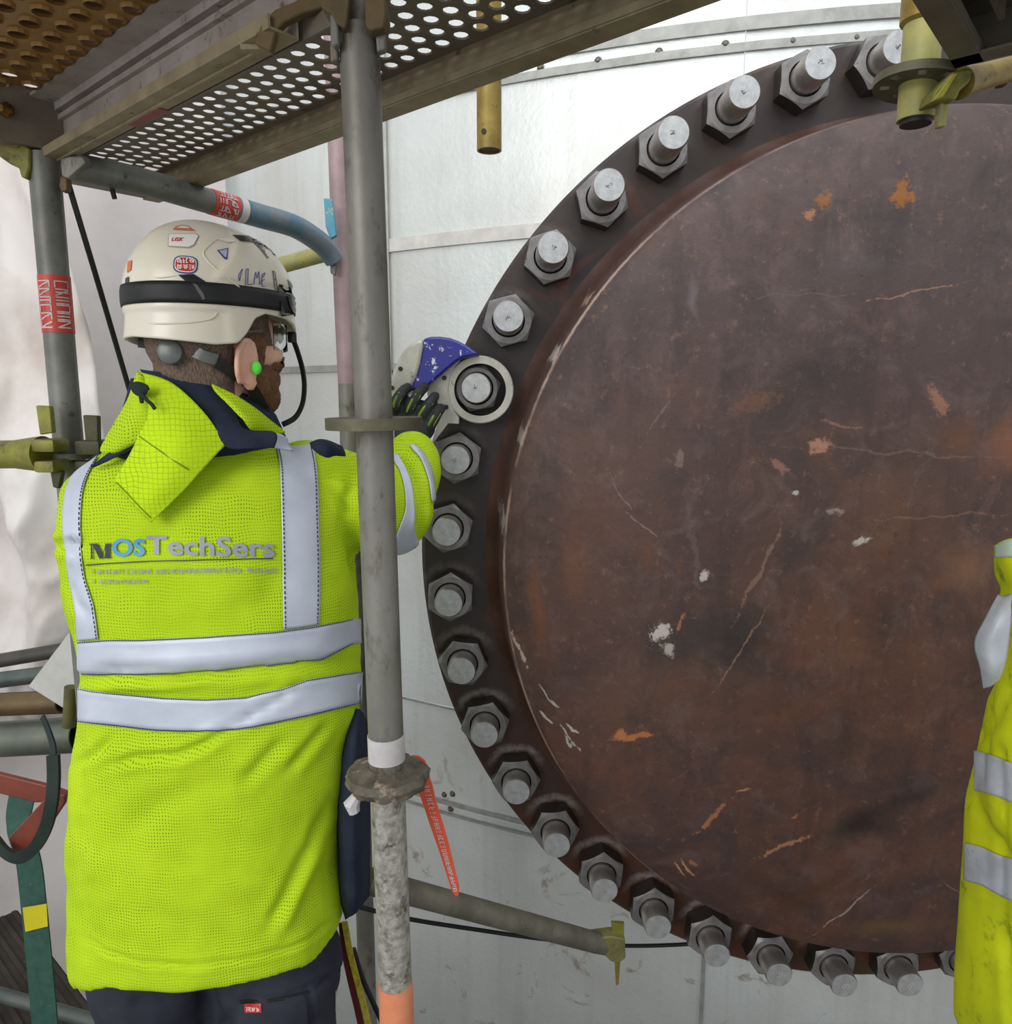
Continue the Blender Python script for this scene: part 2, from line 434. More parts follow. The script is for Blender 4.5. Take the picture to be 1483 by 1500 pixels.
    for (px, py, lx, ly, dg, col, s, st) in [
        (1318, 285, .035, .026, -70, orange, 1, .85), (1205, 295, .022, .012, 30, orange, 1, .7), (1188, 310, .014, .012, 0, tan, 1, .8),
        (1020, 930, .13, .075, 20, grey, 0, .75), (1065, 930, .085, .095, 10, rgb(52, 46, 45), 0, .85), (930, 1000, .16, .07, 15, rgb(104, 76, 62), 0, .6), (1180, 560, .12, .10, 0, rgb(60, 50, 52), 0, .6), (1120, 1020, .2, .08, -10, rgb(96, 66, 54), 0, .5), (790, 900, .02, .14, 8, rgb(122, 76, 50), 0, .7), (1390, 820, .06, .06, 0, rgb(136, 100, 76), 0, .6), (1380, 640, .05, .05, 0, rgb(124, 78, 56), 0, .5), (1250, 1190, .11, .05, 30, dark, 0, .85), (1330, 1150, .07, .03, 5, dark, 0, .6),
        (1150, 1310, .12, .04, -30, rgb(66, 48, 40), 0, .7), (1190, 1300, .14, .03, 38, rgb(86, 60, 40), 0, .7), (1310, 1360, .16, .035, 8, rgb(120, 92, 62), 0, .5),
        (1040, 1195, .06, .0085, 52, tan, 1, .95), (1145, 1230, .075, .0085, 32, rgb(170, 124, 88), 1, .95), (1083, 1148, .022, .005, 30, rgb(180, 130, 90), 1, .9), (1160, 1185, .012, .004, 50, tan, 1, .8),
        (1000, 1280, .03, .004, -52, rgb(190, 140, 100), 1, .9), (1012, 1275, .028, .004, -48, rgb(190, 140, 100), 1, .9), (1020, 1267, .016, .005, -35, tan, 1, .8),
        (965, 920, .03, .022, 75, pale, 1, .95), (990, 905, .03, .006, 65, tan, 1, .8), (975, 945, .02, .012, -60, pale, 1, .7), (1025, 835, .018, .01, 80, pale, 1, .85),
        (1187, 650, .032, .018, 8, pink, 1, .85), (1130, 680, .026, .01, -50, rgb(150, 110, 98), 1, .7), (1210, 742, .022, .01, 20, rgb(150, 134, 124), 1, .8), (1243, 785, .018, .009, 10, pale, 1, .85), (1150, 718, .012, .007, 40, pale, 1, .8),
        (1350, 590, .045, .016, -62, rgb(160, 112, 88), 1, .75), (1100, 590, .06, .02, 20, rgb(120, 84, 66), 1, .5), (1215, 620, .05, .004, -10, rgb(150, 110, 90), 1, .6), (990, 670, .012, .03, 0, rgb(134, 112, 104), 1, .7),
        (925, 1075, .06, .009, 14, rgb(186, 118, 72), 1, .85), (905, 1072, .02, .011, 30, rgb(190, 120, 70), 1, .9), (1010, 800, .008, .13, 8, rgb(112, 90, 84), 1, .5), (1100, 830, .006, .13, -22, rgb(140, 112, 98), 1, .6),
        (965, 610, .07, .003, 60, rgb(120, 100, 96), 1, .7), (1330, 430, .12, .003, 12, rgb(160, 120, 96), 1, .6), (1170, 435, .16, .0025, 3, rgb(104, 90, 88), 1, .6), (1300, 660, .26, .003, -3, rgb(120, 96, 88), 1, .6), (1350, 750, .18, .003, 3, rgb(128, 98, 84), 1, .6),
        (905, 720, .05, .0025, -60, rgb(130, 112, 108), 1, .8), (935, 765, .05, .0025, -35, rgb(130, 112, 108), 1, .8), (1075, 940, .14, .003, 62, rgb(150, 116, 92), 1, .6),
        (800, 1060, .025, .0035, -48, pale, 1, .9), (832, 1080, .05, .003, -50, pale, 1, .9), (838, 1070, .022, .0035, -35, pale, 1, .9), (835, 1090, .02, .004, -58, pale, 1, .8), (800, 1020, .03, .003, -58, pale, 1, .7), (812, 1032, .012, .005, -30, pale, 1, .8),
        (765, 640, .008, .03, -12, rgb(190, 176, 168), 1, .7), (818, 515, .007, .03, -28, pale, 1, .9), (868, 425, .006, .026, -32, rgb(210, 170, 150), 1, .8), (735, 770, .008, .04, 0, pale, 1, .7), (762, 960, .006, .05, 20, rgb(200, 180, 164), 1, .8),
        (1240, 1330, .11, .003, 52, rgb(176, 160, 146), 1, .7), (1390, 1290, .05, .0025, -35, rgb(140, 112, 96), 1, .7), (1360, 840, .05, .02, 10, rgb(122, 82, 62), 0, .5), (870, 760, .10, .14, 0, rgb(98, 66, 54), 0, .5), (840, 830, .03, .12, 0, rgb(124, 80, 52), 0, .5),
        (1395, 1060, .09, .05, 20, rgb(112, 76, 60), 0, .5), (1450, 650, .06, .09, 0, rgb(140, 88, 62), 0, .6), (1015, 440, .012, .05, 5, rgb(118, 104, 108), 0, .6), (1250, 395, .08, .02, 5, rgb(88, 76, 78), 0, .6)]:
        f = patch_mask(nt, vd, px, py, lx, ly, dg, nz if s else nzb, 0.35 if s else 0.9)
        c = mixc(nt, math_node(nt, 'MULTIPLY', f, st), c, col)
    # the turned rim is rubbed bright, the fillet below it carries rust
    r2 = nt.nodes.new('ShaderNodeVectorMath'); r2.operation = 'LENGTH'
    cb = nt.nodes.new('ShaderNodeCombineXYZ'); nt.links.new(sep.outputs[0], cb.inputs[0]); nt.links.new(sep.outputs[2], cb.inputs[1]); nt.links.new(cb.outputs[0], r2.inputs[0])
    rr = math_node(nt, 'ADD', r2.outputs['Value'], math_node(nt, 'MULTIPLY', nz, 0.0018))
    rim = ramp(nt, math_node(nt, 'ABSOLUTE', math_node(nt, 'SUBTRACT', rr, 0.9435)), [(0.0006, 1.0), (0.0022, 0.0)])
    rn = ramp(nt, noise_tex(nt, v, 6, 4, 0.6), [(0.42, 0.0), (0.55, 0.85)])
    leftside = ramp(nt, math_node(nt, 'ADD', sep.outputs[0], 0.75), [(0.0, 1.0), (0.55, 0.0)])
    c = mixc(nt, math_node(nt, 'MULTIPLY', math_node(nt, 'MULTIPLY', rim, rn), leftside), c, rgb(206, 176, 160))
    fil = ramp(nt, r2.outputs['Value'], [(0.949, 0.0), (0.955, 1.0), (0.965, 1.0)])
    c = mixc(nt, math_node(nt, 'MULTIPLY', fil, math_node(nt, 'MULTIPLY', n3, 0.8)), c, rgb(104, 68, 52))
    nt.links.new(c, b.inputs['Base Color'])
    nt.links.new(math_node(nt, 'ADD', math_node(nt, 'MULTIPLY', n2, 0.3), 0.42), b.inputs['Roughness'])
    b.inputs['Metallic'].default_value = 0.08; b.inputs['Specular IOR Level'].default_value = 0.36
    hgt = math_node(nt, 'ADD', math_node(nt, 'MULTIPLY', n4, 0.5), noise_tex(nt, v, 12, 6, 0.65))
    bump(nt, b, hgt, 0.3, 0.008)
    return m
M_cover = cover_mat()
def ring_mat():
    m, nt, b = nodes_of('black_oiled_flange')
    v = objcoord(nt)
    n1 = noise_tex(nt, v, 3.2, 7, 0.6, 0.5)
    c = mixc(nt, ramp(nt, n1, [(0.38, 0.0), (0.66, 1.0)]), rgb(56, 51, 50), rgb(74, 61, 56))
    sep = nt.nodes.new('ShaderNodeSeparateXYZ'); nt.links.new(v, sep.inputs[0])
    low = ramp(nt, math_node(nt, 'MULTIPLY', sep.outputs[2], -0.7), [(0.1, 0.0), (0.62, 1.0)])
    n3 = noise_tex(nt, v, 8, 7, 0.7)
    c = mixc(nt, math_node(nt, 'MULTIPLY', low, ramp(nt, n3, [(0.3, 0.3), (0.6, 1.0)])), c, rgb(98, 62, 46))
    n2 = noise_tex(nt, v, 14, 7, 0.75, 0.5)
    c = mixc(nt, ramp(nt, n2, [(0.6, 0.0), (0.74, 0.8)]), c, rgb(40, 38, 38))
    c = mixc(nt, ramp(nt, noise_tex(nt, v, 5, 6, 0.6, 1.0), [(0.6, 0.0), (0.75, 0.6)]), c, rgb(120, 66, 40))
    # bare metal rubbed by the spanner round each nut
    pol = math_node(nt, 'ARCTAN2', math_node(nt, 'MULTIPLY', sep.outputs[2], -1.0), math_node(nt, 'MULTIPLY', sep.outputs[0], -1.0))
    dl = 2 * math.pi / 41
    la = math_node(nt, 'SUBTRACT', math_node(nt, 'FLOORED_MODULO', math_node(nt, 'ADD', pol, 1.4377 + dl / 2 + dl * 41), dl), dl / 2)
    cb = nt.nodes.new('ShaderNodeCombineXYZ'); nt.links.new(sep.outputs[0], cb.inputs[0]); nt.links.new(sep.outputs[2], cb.inputs[1])
    ln = nt.nodes.new('ShaderNodeVectorMath'); ln.operation = 'LENGTH'; nt.links.new(cb.outputs[0], ln.inputs[0])
    dr = math_node(nt, 'SUBTRACT', ln.outputs['Value'], RB)
    dt = math_node(nt, 'MULTIPLY', la, RB)
    d = math_node(nt, 'SQRT', math_node(nt, 'ADD', math_node(nt, 'MULTIPLY', dr, dr), math_node(nt, 'MULTIPLY', dt, dt)))
    nf = noise_tex(nt, v, 30, 5, 0.7)
    d2 = math_node(nt, 'ADD', d, math_node(nt, 'MULTIPLY', math_node(nt, 'SUBTRACT', nf, 0.5), 0.03))
    halo = ramp(nt, d2, [(0.056, 0.0), (0.064, 1.0), (0.070, 0.8), (0.082, 0.0)])
    # the rubbing sits on the upper side of each nut
    upb = ramp(nt, math_node(nt, 'ADD', math_node(nt, 'ADD', math_node(nt, 'MULTIPLY', dr, math_node(nt, 'DIVIDE', sep.outputs[2], RB)), math_node(nt, 'MULTIPLY', dt, math_node(nt, 'DIVIDE', sep.outputs[0], RB))), 0.0), [(0.012, 0.0), (0.05, 1.0)])
    hn = math_node(nt, 'MULTIPLY', ramp(nt, noise_tex(nt, v, 34, 6, 0.75), [(0.34, 0.25), (0.58, 1.0)]), ramp(nt, math_node(nt, 'MULTIPLY', sep.outputs[2], -1.0), [(0.0, 0.22), (0.45, 1.0)]))
    c = mixc(nt, math_node(nt, 'MULTIPLY', math_node(nt, 'MULTIPLY', halo, upb), math_node(nt, 'MULTIPLY', hn, 0.85)), c, rgb(168, 158, 152))
    nt.links.new(c, b.inputs['Base Color']); b.inputs['Metallic'].default_value = 0.25
    nt.links.new(math_node(nt, 'ADD', math_node(nt, 'MULTIPLY', n2, 0.3), 0.28), b.inputs['Roughness'])
    bump(nt, b, math_node(nt, 'ADD', n2, math_node(nt, 'MULTIPLY', nf, 0.4)), 0.2, 0.004)
    return m
M_ring = ring_mat()

cover = empty('manway_cover', FC, 'huge round dark brown steel cover with dished centre and bolted rim', 'cover')
b = MB(); b.lathe([(0.90, -0.12), (1.135, -0.12), (1.141, -0.114), (1.141, -0.008), (1.133, 0.0), (1.0, 0.0), (0.93, -0.002)], FC, FAX, 200); b.build('flange_ring', M_ring, cover, True, 30)
prof = [(0.992, -0.002), (0.980, 0.003), (0.969, 0.014), (0.961, 0.035), (0.956, 0.07), (0.952, 0.11), (0.948, 0.14), (0.944, 0.155), (0.937, 0.165), (0.925, 0.173)]
for i in range(1, 40):
    r = 0.925 * (1 - i / 40.0)
    prof.append((r, 0.173 + 0.085 * (1 - (r / 0.925) ** 2) + 0.012 * (1 - math.exp(-(0.925 - r) / 0.03))))
prof.append((0.0002, prof[-1][1]))
b = MB(); b.lathe(prof, FC, FAX, 220); b.build('dished_head', M_cover, cover, True, 60)
b = MB(); b.lathe([(0.93, -0.125), (1.139, -0.125), (1.141, -0.13), (1.141, -0.235), (1.135, -0.24), (0.95, -0.24)], FC, FAX, 120); b.build('nozzle_flange', M_ring, wall, True, 30)
b = MB(); b.lathe([(0.96, -0.24), (0.96, -1.2)], FC, FAX, 100); b.build('nozzle_neck', M_ring, wall, True, 30)

M_nutface = mat('pale_nut_face', rgb(150, 147, 146), rgb(122, 119, 118), 30, 0.42, 0.3, bmp=0.15, bscale=200, c3=rgb(96, 92, 88), s3=50)
M_nutside = mat('dark_nut_side', rgb(50, 45, 43), rgb(68, 60, 56), 24, 0.42, 0.3, bmp=0.15, bscale=160, c3=rgb(78, 66, 58), s3=60)  # nut sides coloured darker than the nut faces
M_stud = mat('bright_stud_steel', rgb(190, 185, 182), rgb(146, 138, 132), 30, 0.28, 0.75, stretch=(1, 0.25, 1), rvar=0.2, bmp=0.1, bscale=240)
M_studend = mat('stud_end_face', rgb(196, 197, 198), rgb(172, 172, 174), 60, 0.45, 0.4, bmp=0.25, bscale=300, c3=rgb(210, 210, 208), s3=110, t3=(0.66, 0.74))
M_mark = mat('stamped_mark_bright', rgb(226, 226, 224), None, rough=0.35, metal=0.6)
M_bore = mat('dark_thread_gap', rgb(24, 22, 21), None, rough=0.6)
NUT_H = 0.05
def nut_mb(c, rot, R=0.0598):
    b = MB(); seg = 24; ap = R * math.cos(math.pi / 6); n0 = 0
    def hexr(an):
        k = (an - rot) % (math.pi / 3) - math.pi / 6
        return ap / math.cos(k)
    # rings: base, top of flats (trimmed by a chamfer cone), face, bore
    angs = []
    for k in range(6):
        for q in range(4): angs.append(rot + k * math.pi / 3 + q * math.pi / 12)
    rings = []
    rings.append([(hexr(a), 0.0006) for a in angs])
    rings.append([(hexr(a), NUT_H - 0.002 - 0.62 * (hexr(a) - ap)) for a in angs])
    rings.append([(ap * 0.975, NUT_H) for a in angs])
    rings.append([(0.0372, NUT_H) for a in angs])
    rings.append([(0.0346, NUT_H - 0.004) for a in angs])
    vs = []; fs = []; mi = []
    for rg in rings:
        for a, (r, h) in zip(angs, rg): vs.append(c + Vector((-r * math.cos(a), -h, -r * math.sin(a))))
    n = len(angs)
    for i in range(4):
        for k in range(n):
            fs.append((i * n + k, i * n + (k + 1) % n, (i + 1) * n + (k + 1) % n, (i + 1) * n + k)); mi.append(0 if i == 0 else (2 if i == 3 else 1))
    b.v = vs; b.f = fs; b.mi = mi
    return b
def stud_mb(c, h):
    b = MB(); r = 0.0334; L = NUT_H + h
    prof = [(r, 0.0006), (r, NUT_H)]
    nth = 0
    prof += [(r, L - 0.004), (r * 0.93, L)]
    b.lathe(prof, c, FAX, 32, mi=0)
    b.lathe([(r * 0.93, L), (r * 0.5, L + 0.0003), (0.0003, L + 0.0003)], c, FAX, 32, mi=1)
    return b
HH = {0: .062, 1: .074, 2: .085, 3: .098, 4: .105, 5: .10, 6: .085, 7: .055, 8: .045, 9: .045, 10: .047, 11: .048, 12: .05, 13: .046, 14: .054, 15: .058, 16: .058, 17: .06, 18: .06, 19: .061, 20: .056, 21: .056}
ordn = ['first', 'second', 'third', 'fourth', 'fifth', 'sixth', 'seventh', 'eighth', 'ninth', 'tenth', 'eleventh', 'twelfth', 'thirteenth', 'fourteenth']
protos = []
def text_mesh(s, size, offset=0.0, shear=0.0):
    cu = bpy.data.curves.new('lettering', 'FONT'); cu.body = s; cu.size = size; cu.offset = offset; cu.shear = shear
    cu.align_x = 'CENTER'; cu.align_y = 'CENTER'; cu.resolution_u = 3
    o = bpy.data.objects.new('lettering', cu); COL.objects.link(o)
    dg = bpy.context.evaluated_depsgraph_get(); me = bpy.data.meshes.new_from_object(o.evaluated_get(dg))
    bpy.data.objects.remove(o)
    vs = [v.co.copy() for v in me.vertices]; fs = [tuple(p.vertices) for p in me.polygons]
    bpy.data.meshes.remove(me)
    return vs, fs
rb = random.Random(3)
nut_rot = {0: .1, 1: .5, 2: .52, 3: .55, 4: .75, 5: .3, 6: .25, 7: .2, 8: .4, 9: .3}
for i in range(0, 22):
    c = bolt_pos(i)
    if i < 7: lab = 'steel stud bolt with hex nut in the cover rim, %s above the wrench' % ordn[6 - i]
    elif i == 7: lab = 'steel stud bolt whose hex nut sits inside the wrench ring'
    else: lab = 'steel stud bolt with hex nut in the cover rim, %s below the wrench' % ordn[i - 8]
    e = empty('stud_bolt', c, lab, 'bolt', 'stud bolts round the cover rim')
    rot = nut_rot.get(i, rb.uniform(0, 1.04)) + (0 if i in nut_rot else 0)
    nb = nut_mb(c, rot, 0.0546 if i == 7 else 0.0598); o = nb.build('hex_nut', [M_nutside, M_nutface, M_bore], e, True, 25)
    sb = stud_mb(c, HH[i]); sb.build('stud', [M_stud, M_studend], e, True, 40)
    L = NUT_H + HH[i] + 0.0012
    mk = {18: '9', 19: '6', 20: '8'}.get(i)
    if mk:
        vs, fs = text_mesh(mk, 0.026, 0.0006)
        q = math.radians(-35 if i != 19 else -50); ca, sa = math.cos(q), math.sin(q)
        obj('stamped_number', [c + Vector((v.x * ca - v.y * sa, -L, v.x * sa + v.y * ca)) for v in vs], fs, M_mark, e, False)
    else:
        mb = MB()
        for k in range(rb.choice((3, 4, 5))):
            an = rb.uniform(0, 6.28); l = rb.uniform(.002, .006); w = .0005
            d = Vector((math.cos(an), 0, math.sin(an))); s_ = Vector((-math.sin(an), 0, math.cos(an)))
            o2 = c + Vector((rb.uniform(-.004, .004), -L, rb.uniform(-.004, .004)))
            mb.add([o2 - d * l - s_ * w * .3, o2 + d * l - s_ * w, o2 + d * l + s_ * w, o2 - d * l + s_ * w * .3], [(0, 1, 2, 3)])
        mb.build('punch_mark', M_mark if i > 8 else M_bore, e, False, fix=False)
# ------------------------------------------------------------------ scaffold uprights, ledgers, fittings
def axis_pt(px, py, Y): return aY(px, py, Y)
def sleeve(parent, name, p0, p1, r, m, t=0.0007, seg=28, label=None):
    b = MB(); d = (Vector(p1) - Vector(p0)); L = d.length
    b.lathe([(r + 0.0001, 0), (r + t, 0), (r + t, L), (r + 0.0001, L)], p0, d, seg)
    return b.build(name, m, parent, True, 40, label=label)
def tube_shell(p0, p1, r, th=0.0035, seg=30):
    b = MB(); d = Vector(p1) - Vector(p0); L = d.length
    b.lathe([(r - th, 0), (r, 0.0), (r, L), (r - th, L)], p0, d, seg, close=True); return b
def on_line(p0, p1, py, Y=None):
    """point on the axis p0-p1 that projects to image row py"""
    lo, hi = -3.0, 4.0
    f = lambda t: proj(p0 + (p1 - p0) * t)[1] - py
    a, c = 0.0, 1.0
    for _ in range(40):
        fa, fc = f(a), f(c)
        if abs(fc - fa) < 1e-9: break
        n = c - fc * (c - a) / (fc - fa); a, c = c, n
    return p0 + (p1 - p0) * c
def rosette(c, R, r_in, th, axis=(0, 0, 1), holes=8):
    """flat collar with a raised rim, pierced by eight slots"""
    b = MB(); ax = Vector(axis).normalized(); a = Vector((1, 0, 0)); u = (a - ax * a.dot(ax)).normalized(); w = ax.cross(u)
    n = holes * 6
    rings = []
    def slot(k):  # slot depth profile in angle
        q = (k % 6); return 1.0 if q in (2, 3, 4) else 0.0
    vs = []; fs = []
    for (f, h) in ((0, -0.5), (0, 0.5)):
        pass
    rad = [r_in, R * 0.62, R * 0.84, R]
    for h in (-0.5, 0.5):
        for ri, rr in enumerate(rad):
            for k in range(n):
                an = 2 * math.pi * k / n
                vs.append(Vector(c) + ax * (h * th * (1.25 if ri == 3 else 1.0)) + (u * math.cos(an) + w * math.sin(an)) * rr)
    for lay in (0, 1):
        o = lay * 4 * n
        for ri in range(3):
            for k in range(n):
                if ri == 1 and slot(k) and (k % 12) < 6 + 6: 
                    if (k % 6) in (2, 3): continue
                q = (o + ri * n + k, o + ri * n + (k + 1) % n, o + (ri + 1) * n + (k + 1) % n, o + (ri + 1) * n + k)
                fs.append(q if lay else q[::-1])
    for ri in (0, 3):
        for k in range(n):
            q = (ri * n + k, ri * n + (k + 1) % n, 4 * n + ri * n + (k + 1) % n, 4 * n + ri * n + k)
            fs.append(q if ri == 3 else q[::-1])
    # walls of the slots
    for k in range(n):
        if (k % 6) in (2, 3):
            for ri in (1, 2):
                q = (ri * n + k, ri * n + (k + 1) % n, 4 * n + ri * n + (k + 1) % n, 4 * n + ri * n + k); fs.append(q)
        if (k % 6) in (2, 4):
            fs.append((1 * n + k, 2 * n + k, 4 * n + 2 * n + k, 4 * n + n + k))
    b.add(vs, fs); return b

# front upright, close to the camera
P0 = axis_pt(529, 120, 0.86); P1 = axis_pt(581, 1480, 0.86); RT = 0.0212
ax = (P1 - P0).normalized()
top = on_line(P0, P1, 42); mid = on_line(P0, P1, 1160); bot = P0 + ax * ((P0.z - 0.0) / -ax.z)
post = empty('scaffold_upright', bot, 'nearest grey scaffold upright standing in front of the worker, with two round collars', 'scaffold tube')
tube_shell(mid, top, RT).build('upper_tube', M_galv, post, True, 40)
tube_shell(bot, mid, RT * 0.985).build('lower_tube', M_galv_old, post, True, 40, label='speckled pale grey worn lower tube')
MB().tube([top - ax * -0.005, top - ax * 0.16], RT * 0.62, 24).build('spigot', M_galv, post)
c = on_line(P0, P1, 620); rosette(c, 0.0545, RT, 0.0105, -ax).build('collar', mat('olive_grey_steel', rgb(104, 100, 78), rgb(82, 78, 60), 30, 0.55, 0.3, bmp=0.3, bscale=160), post, True, 30)
c = on_line(P0, P1, 1138)
b = MB(); b.lathe([(RT + .0002, -0.015), (0.030, -0.014), (0.040, -0.012), (0.0475, -0.008), (0.0505, 0.001), (0.047, 0.009), (0.036, 0.010), (0.028, 0.013), (RT + .0002, 0.015)], c, -ax, 56)
b.v = [v + (v - c) * 0.10 * noise.noise(v * 70) + (v - c) * 0.06 * noise.noise(v * 190) for v in b.v]
b.build('collar', mat('mortar_splashed_steel', rgb(116, 108, 92), rgb(72, 66, 56), 34, 0.65, 0.15, bmp=0.5, bscale=110, c3=rgb(170, 150, 128), s3=30, t3=(0.56, 0.66)), post, True, 35)
sleeve(post, 'white_tape_wrap', on_line(P0, P1, 1076), on_line(P0, P1, 1112), RT, M_white_tape, 0.0012)
sleeve(post, 'orange_tape_wrap', on_line(P0, P1, 1438), on_line(P0, P1, 1560), RT * 0.985, M_orange_tape, 0.0012)
MB().tube([on_line(P0, P1, 1158) + Vector((-0.036, -0.012, 0)), on_line(P0, P1, 1170) + Vector((-0.043, -0.012, 0)), on_line(P0, P1, 1182) + Vector((-0.040, -0.012, 0))], [0.006, 0.010, 0.007], 8).build('knotted_rag', M_white_tape, post)
M_bracket = mat('brown_yellow_casting', rgb(120, 100, 64), rgb(92, 78, 54), 18, 0.6, 0.2, bmp=0.3, bscale=90, c3=rgb(146, 120, 72), s3=26)
def flat_part(name, pix, Y, th, m, parent, bev=0.002, dY=None):
    """plate whose outline is given as photo points at distance Y (dY: list of distances), thickness th away from the camera"""
    pts = [aY(px, py, Y if dY is None else dY[i]) for i, (px, py) in enumerate(pix)]
    b = MB(); b.prism(pts, (0, th, 0))
    o = b.build(name, m, parent, True, 30)
    if bev:
        md = o.modifiers.new('edge', 'BEVEL'); md.width = bev; md.segments = 2; md.limit_method = 'ANGLE'
    return o
# wedge heads gripping the upright at the top of the frame
flat_part('wedge_head', [(533, -12), (562, -12), (566, 18), (562, 40), (542, 45), (535, 36)], 0.825, 0.03, M_bracket, post)
flat_part('wedge_pin', [(549, 38), (565, 36), (564, 72), (552, 76)], 0.84, 0.012, M_galv_dark, post)
flat_part('wedge_head', [(470, -14), (512, -14), (509, 30), (505, 42), (492, 34), (486, 20), (470, 10)], 0.83, 0.03, M_bracket, post)
flat_part('wedge_pin', [(483, 19), (495, 21), (496, 64), (489, 68), (484, 62)], 0.832, 0.012, M_galv_dark, post)
flat_part('wedge_tail', [(483, 60), (494, 64), (495, 88), (484, 90)], 0.845, 0.01, M_deck, post)

# left upright with red printed tape and wedge fittings
Q0 = axis_pt(65.5, 250, 1.36); Q1 = axis_pt(103, 680, 1.36); RL = 0.0248
axl = (Q1 - Q0).normalized(); ltop = on_line(Q0, Q1, 226); lbot = Q0 + axl * ((Q0.z - 0.0) / -axl.z)
lp = empty('scaffold_upright', lbot, 'grey scaffold upright behind the worker with a red printed tape wrap and lime wedges', 'scaffold tube')
tube_shell(lbot, ltop, RL).build('tube', M_galv_dark, lp, True, 40)
sleeve(lp, 'red_tape_wrap', on_line(Q0, Q1, 488), on_line(Q0, Q1, 405), RL, M_redtape, 0.001)
c = on_line(Q0, Q1, 667); rosette(c, 0.046, RL, 0.009, -axl).build('collar', M_galv_dark, lp, True, 30)
flat_part('wedge', [(52, 594), (73, 595), (77, 634), (58, 637)], 1.29, 0.012, M_lime, lp)
flat_part('wedge', [(121, 608), (143, 609), (144, 650), (125, 648)], 1.31, 0.012, mat('dark_olive_steel', rgb(78, 74, 46), rgb(58, 58, 38), 30, 0.55, 0.25, bmp=0.3, bscale=120), lp)
b = MB(); b.box(aY(74, 652, 1.295), (0.040, 0.05, 0.022), bev=0.006); b.box(aY(76, 682, 1.295), (0.034, 0.05, 0.020), bev=0.005); b.build('wedge_jaw', M_lime, lp)
b = MB(); b.box(aY(138, 655, 1.33), (0.044, 0.05, 0.026), bev=0.006); b.box(aY(138, 682, 1.33), (0.044, 0.05, 0.020), bev=0.006); b.build('wedge_jaw', mat('dark_olive_steel', None), lp)
flat_part('top_fitting', [(-6, 196), (18, 200), (44, 218), (43, 246), (38, 262), (30, 259), (27, 246), (14, 240), (-6, 226)], 1.33, 0.03, M_lime, lp, .003)
flat_part('top_hook', [(-6, 196), (10, 197), (30, 209), (24, 216), (6, 212), (-6, 210)], 1.325, 0.03, M_yel, lp, .002)
flat_part('wedge_tail', [(73, 690), (91, 690), (86, 716), (77, 714)], 1.29, 0.012, mat('dark_olive_steel', None), lp)
b = MB(); e0 = aY(64, 665, 1.295); e1 = aY(-160, 668, 1.36); b.tube([e1, e0 + (e1 - e0) * 0.18, e0 + (e1 - e0) * 0.06, e0], [0.0245, 0.0245, 0.029, 0.031], 26)
lt = b.build('ledger_tube', M_lime, None, True, 40, origin=e0); tag(lt, 'mossy lime coloured scaffold ledger wedged to the left upright', 'scaffold tube')

# ledger from the left upright to the rear upright
lpix = [(98, 243, 1.345), (200, 264, 1.43), (300, 293, 1.545), (380, 316, 1.645), (430, 331, 1.72), (462, 350, 1.77), (480, 366, 1.80), (490, 380, 1.815)]
lpts = cat_pts([aY(*q) for q in lpix], 6)
ledg = empty('scaffold_ledger', lpts[0], 'grey scaffold ledger under the decks, painted blue toward the rear, with red tape', 'scaffold tube')
def sub_path(pts, x0, x1):
    out = [p for p in pts if x0 <= proj(p)[0] <= x1]; return out
full = cat_pts([aY(*q) for q in lpix], 24)
MB().tube(full, 0.0236, 26).build('tube', M_galv_dark, ledg)
MB().tube(sub_path(full, 307, 346), 0.0245, 26).build('red_tape_wrap', M_redtape, ledg)
MB().tube(sub_path(full, 345, 358), 0.0246, 26).build('white_tape_wrap', M_white_tape, ledg)
M_bluepaint = mat('blue_smeared_tube', rgb(118, 128, 136), rgb(84, 122, 140), 16, 0.45, 0.3, lo=0.45, hi=0.6, bmp=0.2, bscale=110, c3=rgb(150, 152, 150), s3=40)
MB().tube(sub_path(full, 358, 492), 0.0242, 26).build('painted_end', M_bluepaint, ledg, label='end of the ledger smeared with blue paint')
flat_part('end_plate', [(88, 232), (118, 224), (126, 238), (100, 262), (90, 258)], 1.33, 0.03, M_galv, ledg)
flat_part('hook', [(88, 257), (98, 260), (98, 279), (90, 281), (86, 272)], 1.335, 0.015, M_bracket, ledg)
MB().tube([aY(164, 276, 1.40), aY(168, 291, 1.40)], 0.0045, 8).build('locking_pin', M_black, ledg)
flat_part('blue_wedge', [(474, 290), (486, 291), (490, 318), (493, 345), (484, 350), (477, 332)], 1.79, 0.012, mat('blue_paint', rgb(60, 140, 168), rgb(96, 160, 180), 20, 0.5, c3=rgb(190, 176, 150), s3=30), ledg)
flat_part('wedge_tail', [(483, 378), (494, 380), (491, 404), (484, 400)], 1.81, 0.012, M_galv_dark, ledg)

# rear upright
R0 = axis_pt(505.5, 420, 1.86); rp_ = Vector((R0.x, R0.y, -1.75))
up_ = empty('scaffold_upright', rp_, 'pinkish rear scaffold upright half hidden behind the nearest grey upright', 'scaffold tube')
M_pink = mat('pink_grey_tube', rgb(168, 146, 146), rgb(150, 128, 128), 14, 0.55, 0.2, bmp=0.1)
zt = aY(505, 372, 1.86).z; zm = aY(505, 562, 1.86).z
MB().tube([Vector((R0.x, 1.86, zm)), Vector((R0.x - 0.004, 1.86, zt)), Vector((R0.x - 0.006, 1.86, 2.5))], 0.0242, 22).build('pink_tube', M_pink, up_)
MB().tube([Vector((R0.x, 1.86, -1.75)), Vector((R0.x, 1.86, zm))], 0.0240, 22).build('grey_tube', M_galv, up_)

